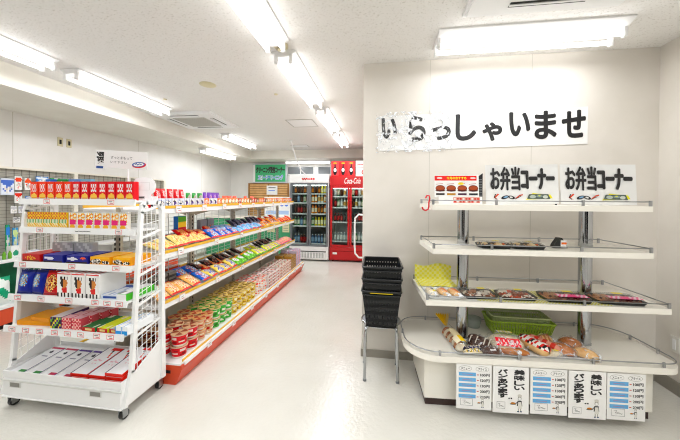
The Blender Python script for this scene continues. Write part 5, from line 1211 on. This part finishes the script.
# poster boxes on the red fridge
t2 = empty('drink_poster_box', (-.86, 6.6, 1.931), 0, 'three-panel drink poster box with dark bottle pictures on the red fridge', 'poster box')
b = MB(); b.box(-.275, .275, -.05, .05, 0, .35, C('#c22a30'))
for k in range(3):
    x = -.185+.185*k
    b.rect(x-.085, x+.085, .02, .34, -.0505, C(('#d85a5c', '#c9343a', '#d0484a')[k])); b.ell(x, .13, .045, .10, -.051, C('#2c2022'), 16); b.rect(x-.016, x+.016, .2, .28, -.0511, C('#3a2a2a')); b.ell(x, .305, .045, .02, -.051, C('#e0a23a'), 12); b.ell(x, .15, .035, .045, -.0516, C('#efe4e4'), 12)
b.build('poster_panel', t2)
t2 = empty('white_poster_box', (-.42, 6.6, 1.931), 0, 'white poster board with red lettering at the right on the red fridge', 'poster box')
b = MB(); b.box(-.15, .15, -.04, .04, 0, .36, PAPER); b.ell(.04, .10, .06, .06, -.0405, C('#d8282c'), 16); b.ell(.04, .10, .04, .04, -.041, PAPER, 16); b.line([(-.12, .26), (-.04, .28), (.08, .26)], .02, -.0405, C('#d87a7c')); b.line([(-.12, .2), (.02, .2)], .01, -.0405, C('#c9a0a0')); b.build('poster_panel', t2)
# green sign, wooden blind, service counter at the back left
t2 = empty('laundry_sign', (-3.13, 7.90, 1.88), 0, 'green board with black and blue Japanese lettering under the rear beam', 'sign')
b = MB(); b.box(-.52, .49, -.01, .01, -.02, .52, mat('sign_frame', '#c9cbd6', .4)); b.build('sign_frame', t2)
b = MB(); b.box(-.44, .455, -.014, -.010, .01, .495, mat('sign_green', '#2fae6c', .4)); b.box(-.515, -.45, -.013, -.010, .0, .5, PAPER)
b.text('クリーニング受付コーナー', .01, .345, .84, .17, -.0148, INK, fat=.009); b.text('スピードクリーニング', .01, .13, .76, .16, -.0148, C('#eef0fb'), bold=.10); b.text('スピードクリーニング', .01, .13, .74, .14, -.0156, C('#5c74d8'), bold=.02); b.build('sign_face', t2)
WOODS = noisy('blind_wood', '#dcae72', '#cf9c5c', 6, .5)
b = MB(); b.box(-.60, .60, -.01, .02, 0, .98, noisy('blind_wood_dark', '#a8773c', '#96682f', 6, .6))
for k in range(14): b.box(-.56, .56, -.02, -.01, .03+.067*k, .078+.067*k, WOODS)
for x in (-.59, 0, .59): b.box(x-.02, x+.02, -.028, -.01, 0, .98, noisy('blind_wood_dark', '#a8773c', '#96682f', 6, .6))
o = b.build('wooden_blind'); o.location = (-3.19, 7.95, .87); tag(o, 'slatted wooden blind on the back wall left of the fridges', 'blind')
b = MB(); b.box(-1.12, 1.12, -.2, .2, 0, .92, mat('counter_green', '#3f9c6c', .5)); b.box(-1.14, 1.14, -.22, .22, .92, .96, IVORY); o = b.build('service_counter'); o.location = (-3.24, 6.98, 0); tag(o, 'green fronted service counter left of the white fridge', 'counter')
for x, w, lab, cs in ((-2.28, .17, 'pale yellow notice on the green counter front near the white fridge', '#e9e4c4'), (-2.66, .2, 'pale yellow notice on the green counter front, middle one', '#e4dfba'), (-3.0, .18, 'pink notice on the green counter front, leftmost', '#e6cfc9')):
    b = MB(); b.box(-w/2, w/2, -.002, .0, -.26, 0, C(cs, .6))
    for k in range(5): b.line([(-w*.35, -.05-.04*k), (w*.35, -.05-.04*k)], .012, -.0026, C('#9a9a90'))
    o = b.build('notice'); o.location = (x, 6.777, .86); tag(o, lab, 'notice', 'notices on the green counter')
b = MB(); b.box(-.34, .34, -.01, .01, 0, .26, PAPER)
for k in range(5): b.ell(-.24+.12*k, .17, .05, .035, -.0105, C('#7a94dc'), 12)
b.rect(-.3, .3, .03, .08, -.0105, C('#b9cde8')); b.rect(.16, .26, .2, .25, -.0106, C('#8ac04a'))
o = b.build('price_board'); o.location = (-2.58, 7.0, .961); tag(o, 'white price board with blue ovals standing on the service counter', 'board'); o.scale = (1, 1, 1.9)
b = MB(); b.box(-.16, .16, -.004, 0, 0, .26, PAPER); b.line([(-.1, .2), (.1, .2)], .02, -.0045, INK); b.line([(-.1, .12), (.08, .12)], .02, -.0045, C('#7a94dc')); o = b.build('pinned_sign'); o.location = (-3.08, 7.92, 1.52); tag(o, 'white notice pinned on the wooden blind', 'notice')
# =================================================================== CAMERA, WORLD, VIEW
w_ = bpy.data.worlds.new('World'); bpy.context.scene.world = w_; w_.use_nodes = True
w_.node_tree.nodes['Background'].inputs[0].default_value = (.8, .82, .85, 1); w_.node_tree.nodes['Background'].inputs[1].default_value = .3
cam = bpy.data.cameras.new('camera'); co = bpy.data.objects.new('camera', cam); COL.objects.link(co); bpy.context.scene.camera = co
F = 290.; yaw, pitch, roll = R(8.05), R(.5), .007
fw = Vector((-math.sin(yaw)*math.cos(pitch), math.cos(yaw)*math.cos(pitch), -math.sin(pitch))); rt = Vector((math.cos(yaw), math.sin(yaw), 0)); up = rt.cross(fw)
rt2 = math.cos(roll)*rt+math.sin(roll)*up; up2 = -math.sin(roll)*rt+math.cos(roll)*up
m3 = Matrix((rt2, up2, -fw)).transposed(); co.matrix_world = Matrix.Translation((0, 0, 1.45)) @ m3.to_4x4()
cam.sensor_width = 36; cam.sensor_fit = 'HORIZONTAL'; cam.lens = F/680*36; cam.shift_x = 0; cam.shift_y = -(220-200.2)/680; cam.clip_start = .05; cam.clip_end = 60
sc = bpy.context.scene
sc.view_settings.view_transform = 'Standard'; sc.view_settings.look = 'None'; sc.view_settings.gamma = 1; sc.view_settings.exposure = 0.33; sc.view_settings.use_curve_mapping = False
cy = sc.cycles; cy.use_denoising = True
try: cy.denoiser = 'OPENIMAGEDENOISE'
except Exception: pass
cy.filter_width = 1.1; cy.max_bounces = 8; cy.diffuse_bounces = 4; cy.glossy_bounces = 4; cy.transparent_max_bounces = 12; cy.sample_clamp_indirect = 6; cy.caustics_reflective = False; cy.caustics_refractive = False
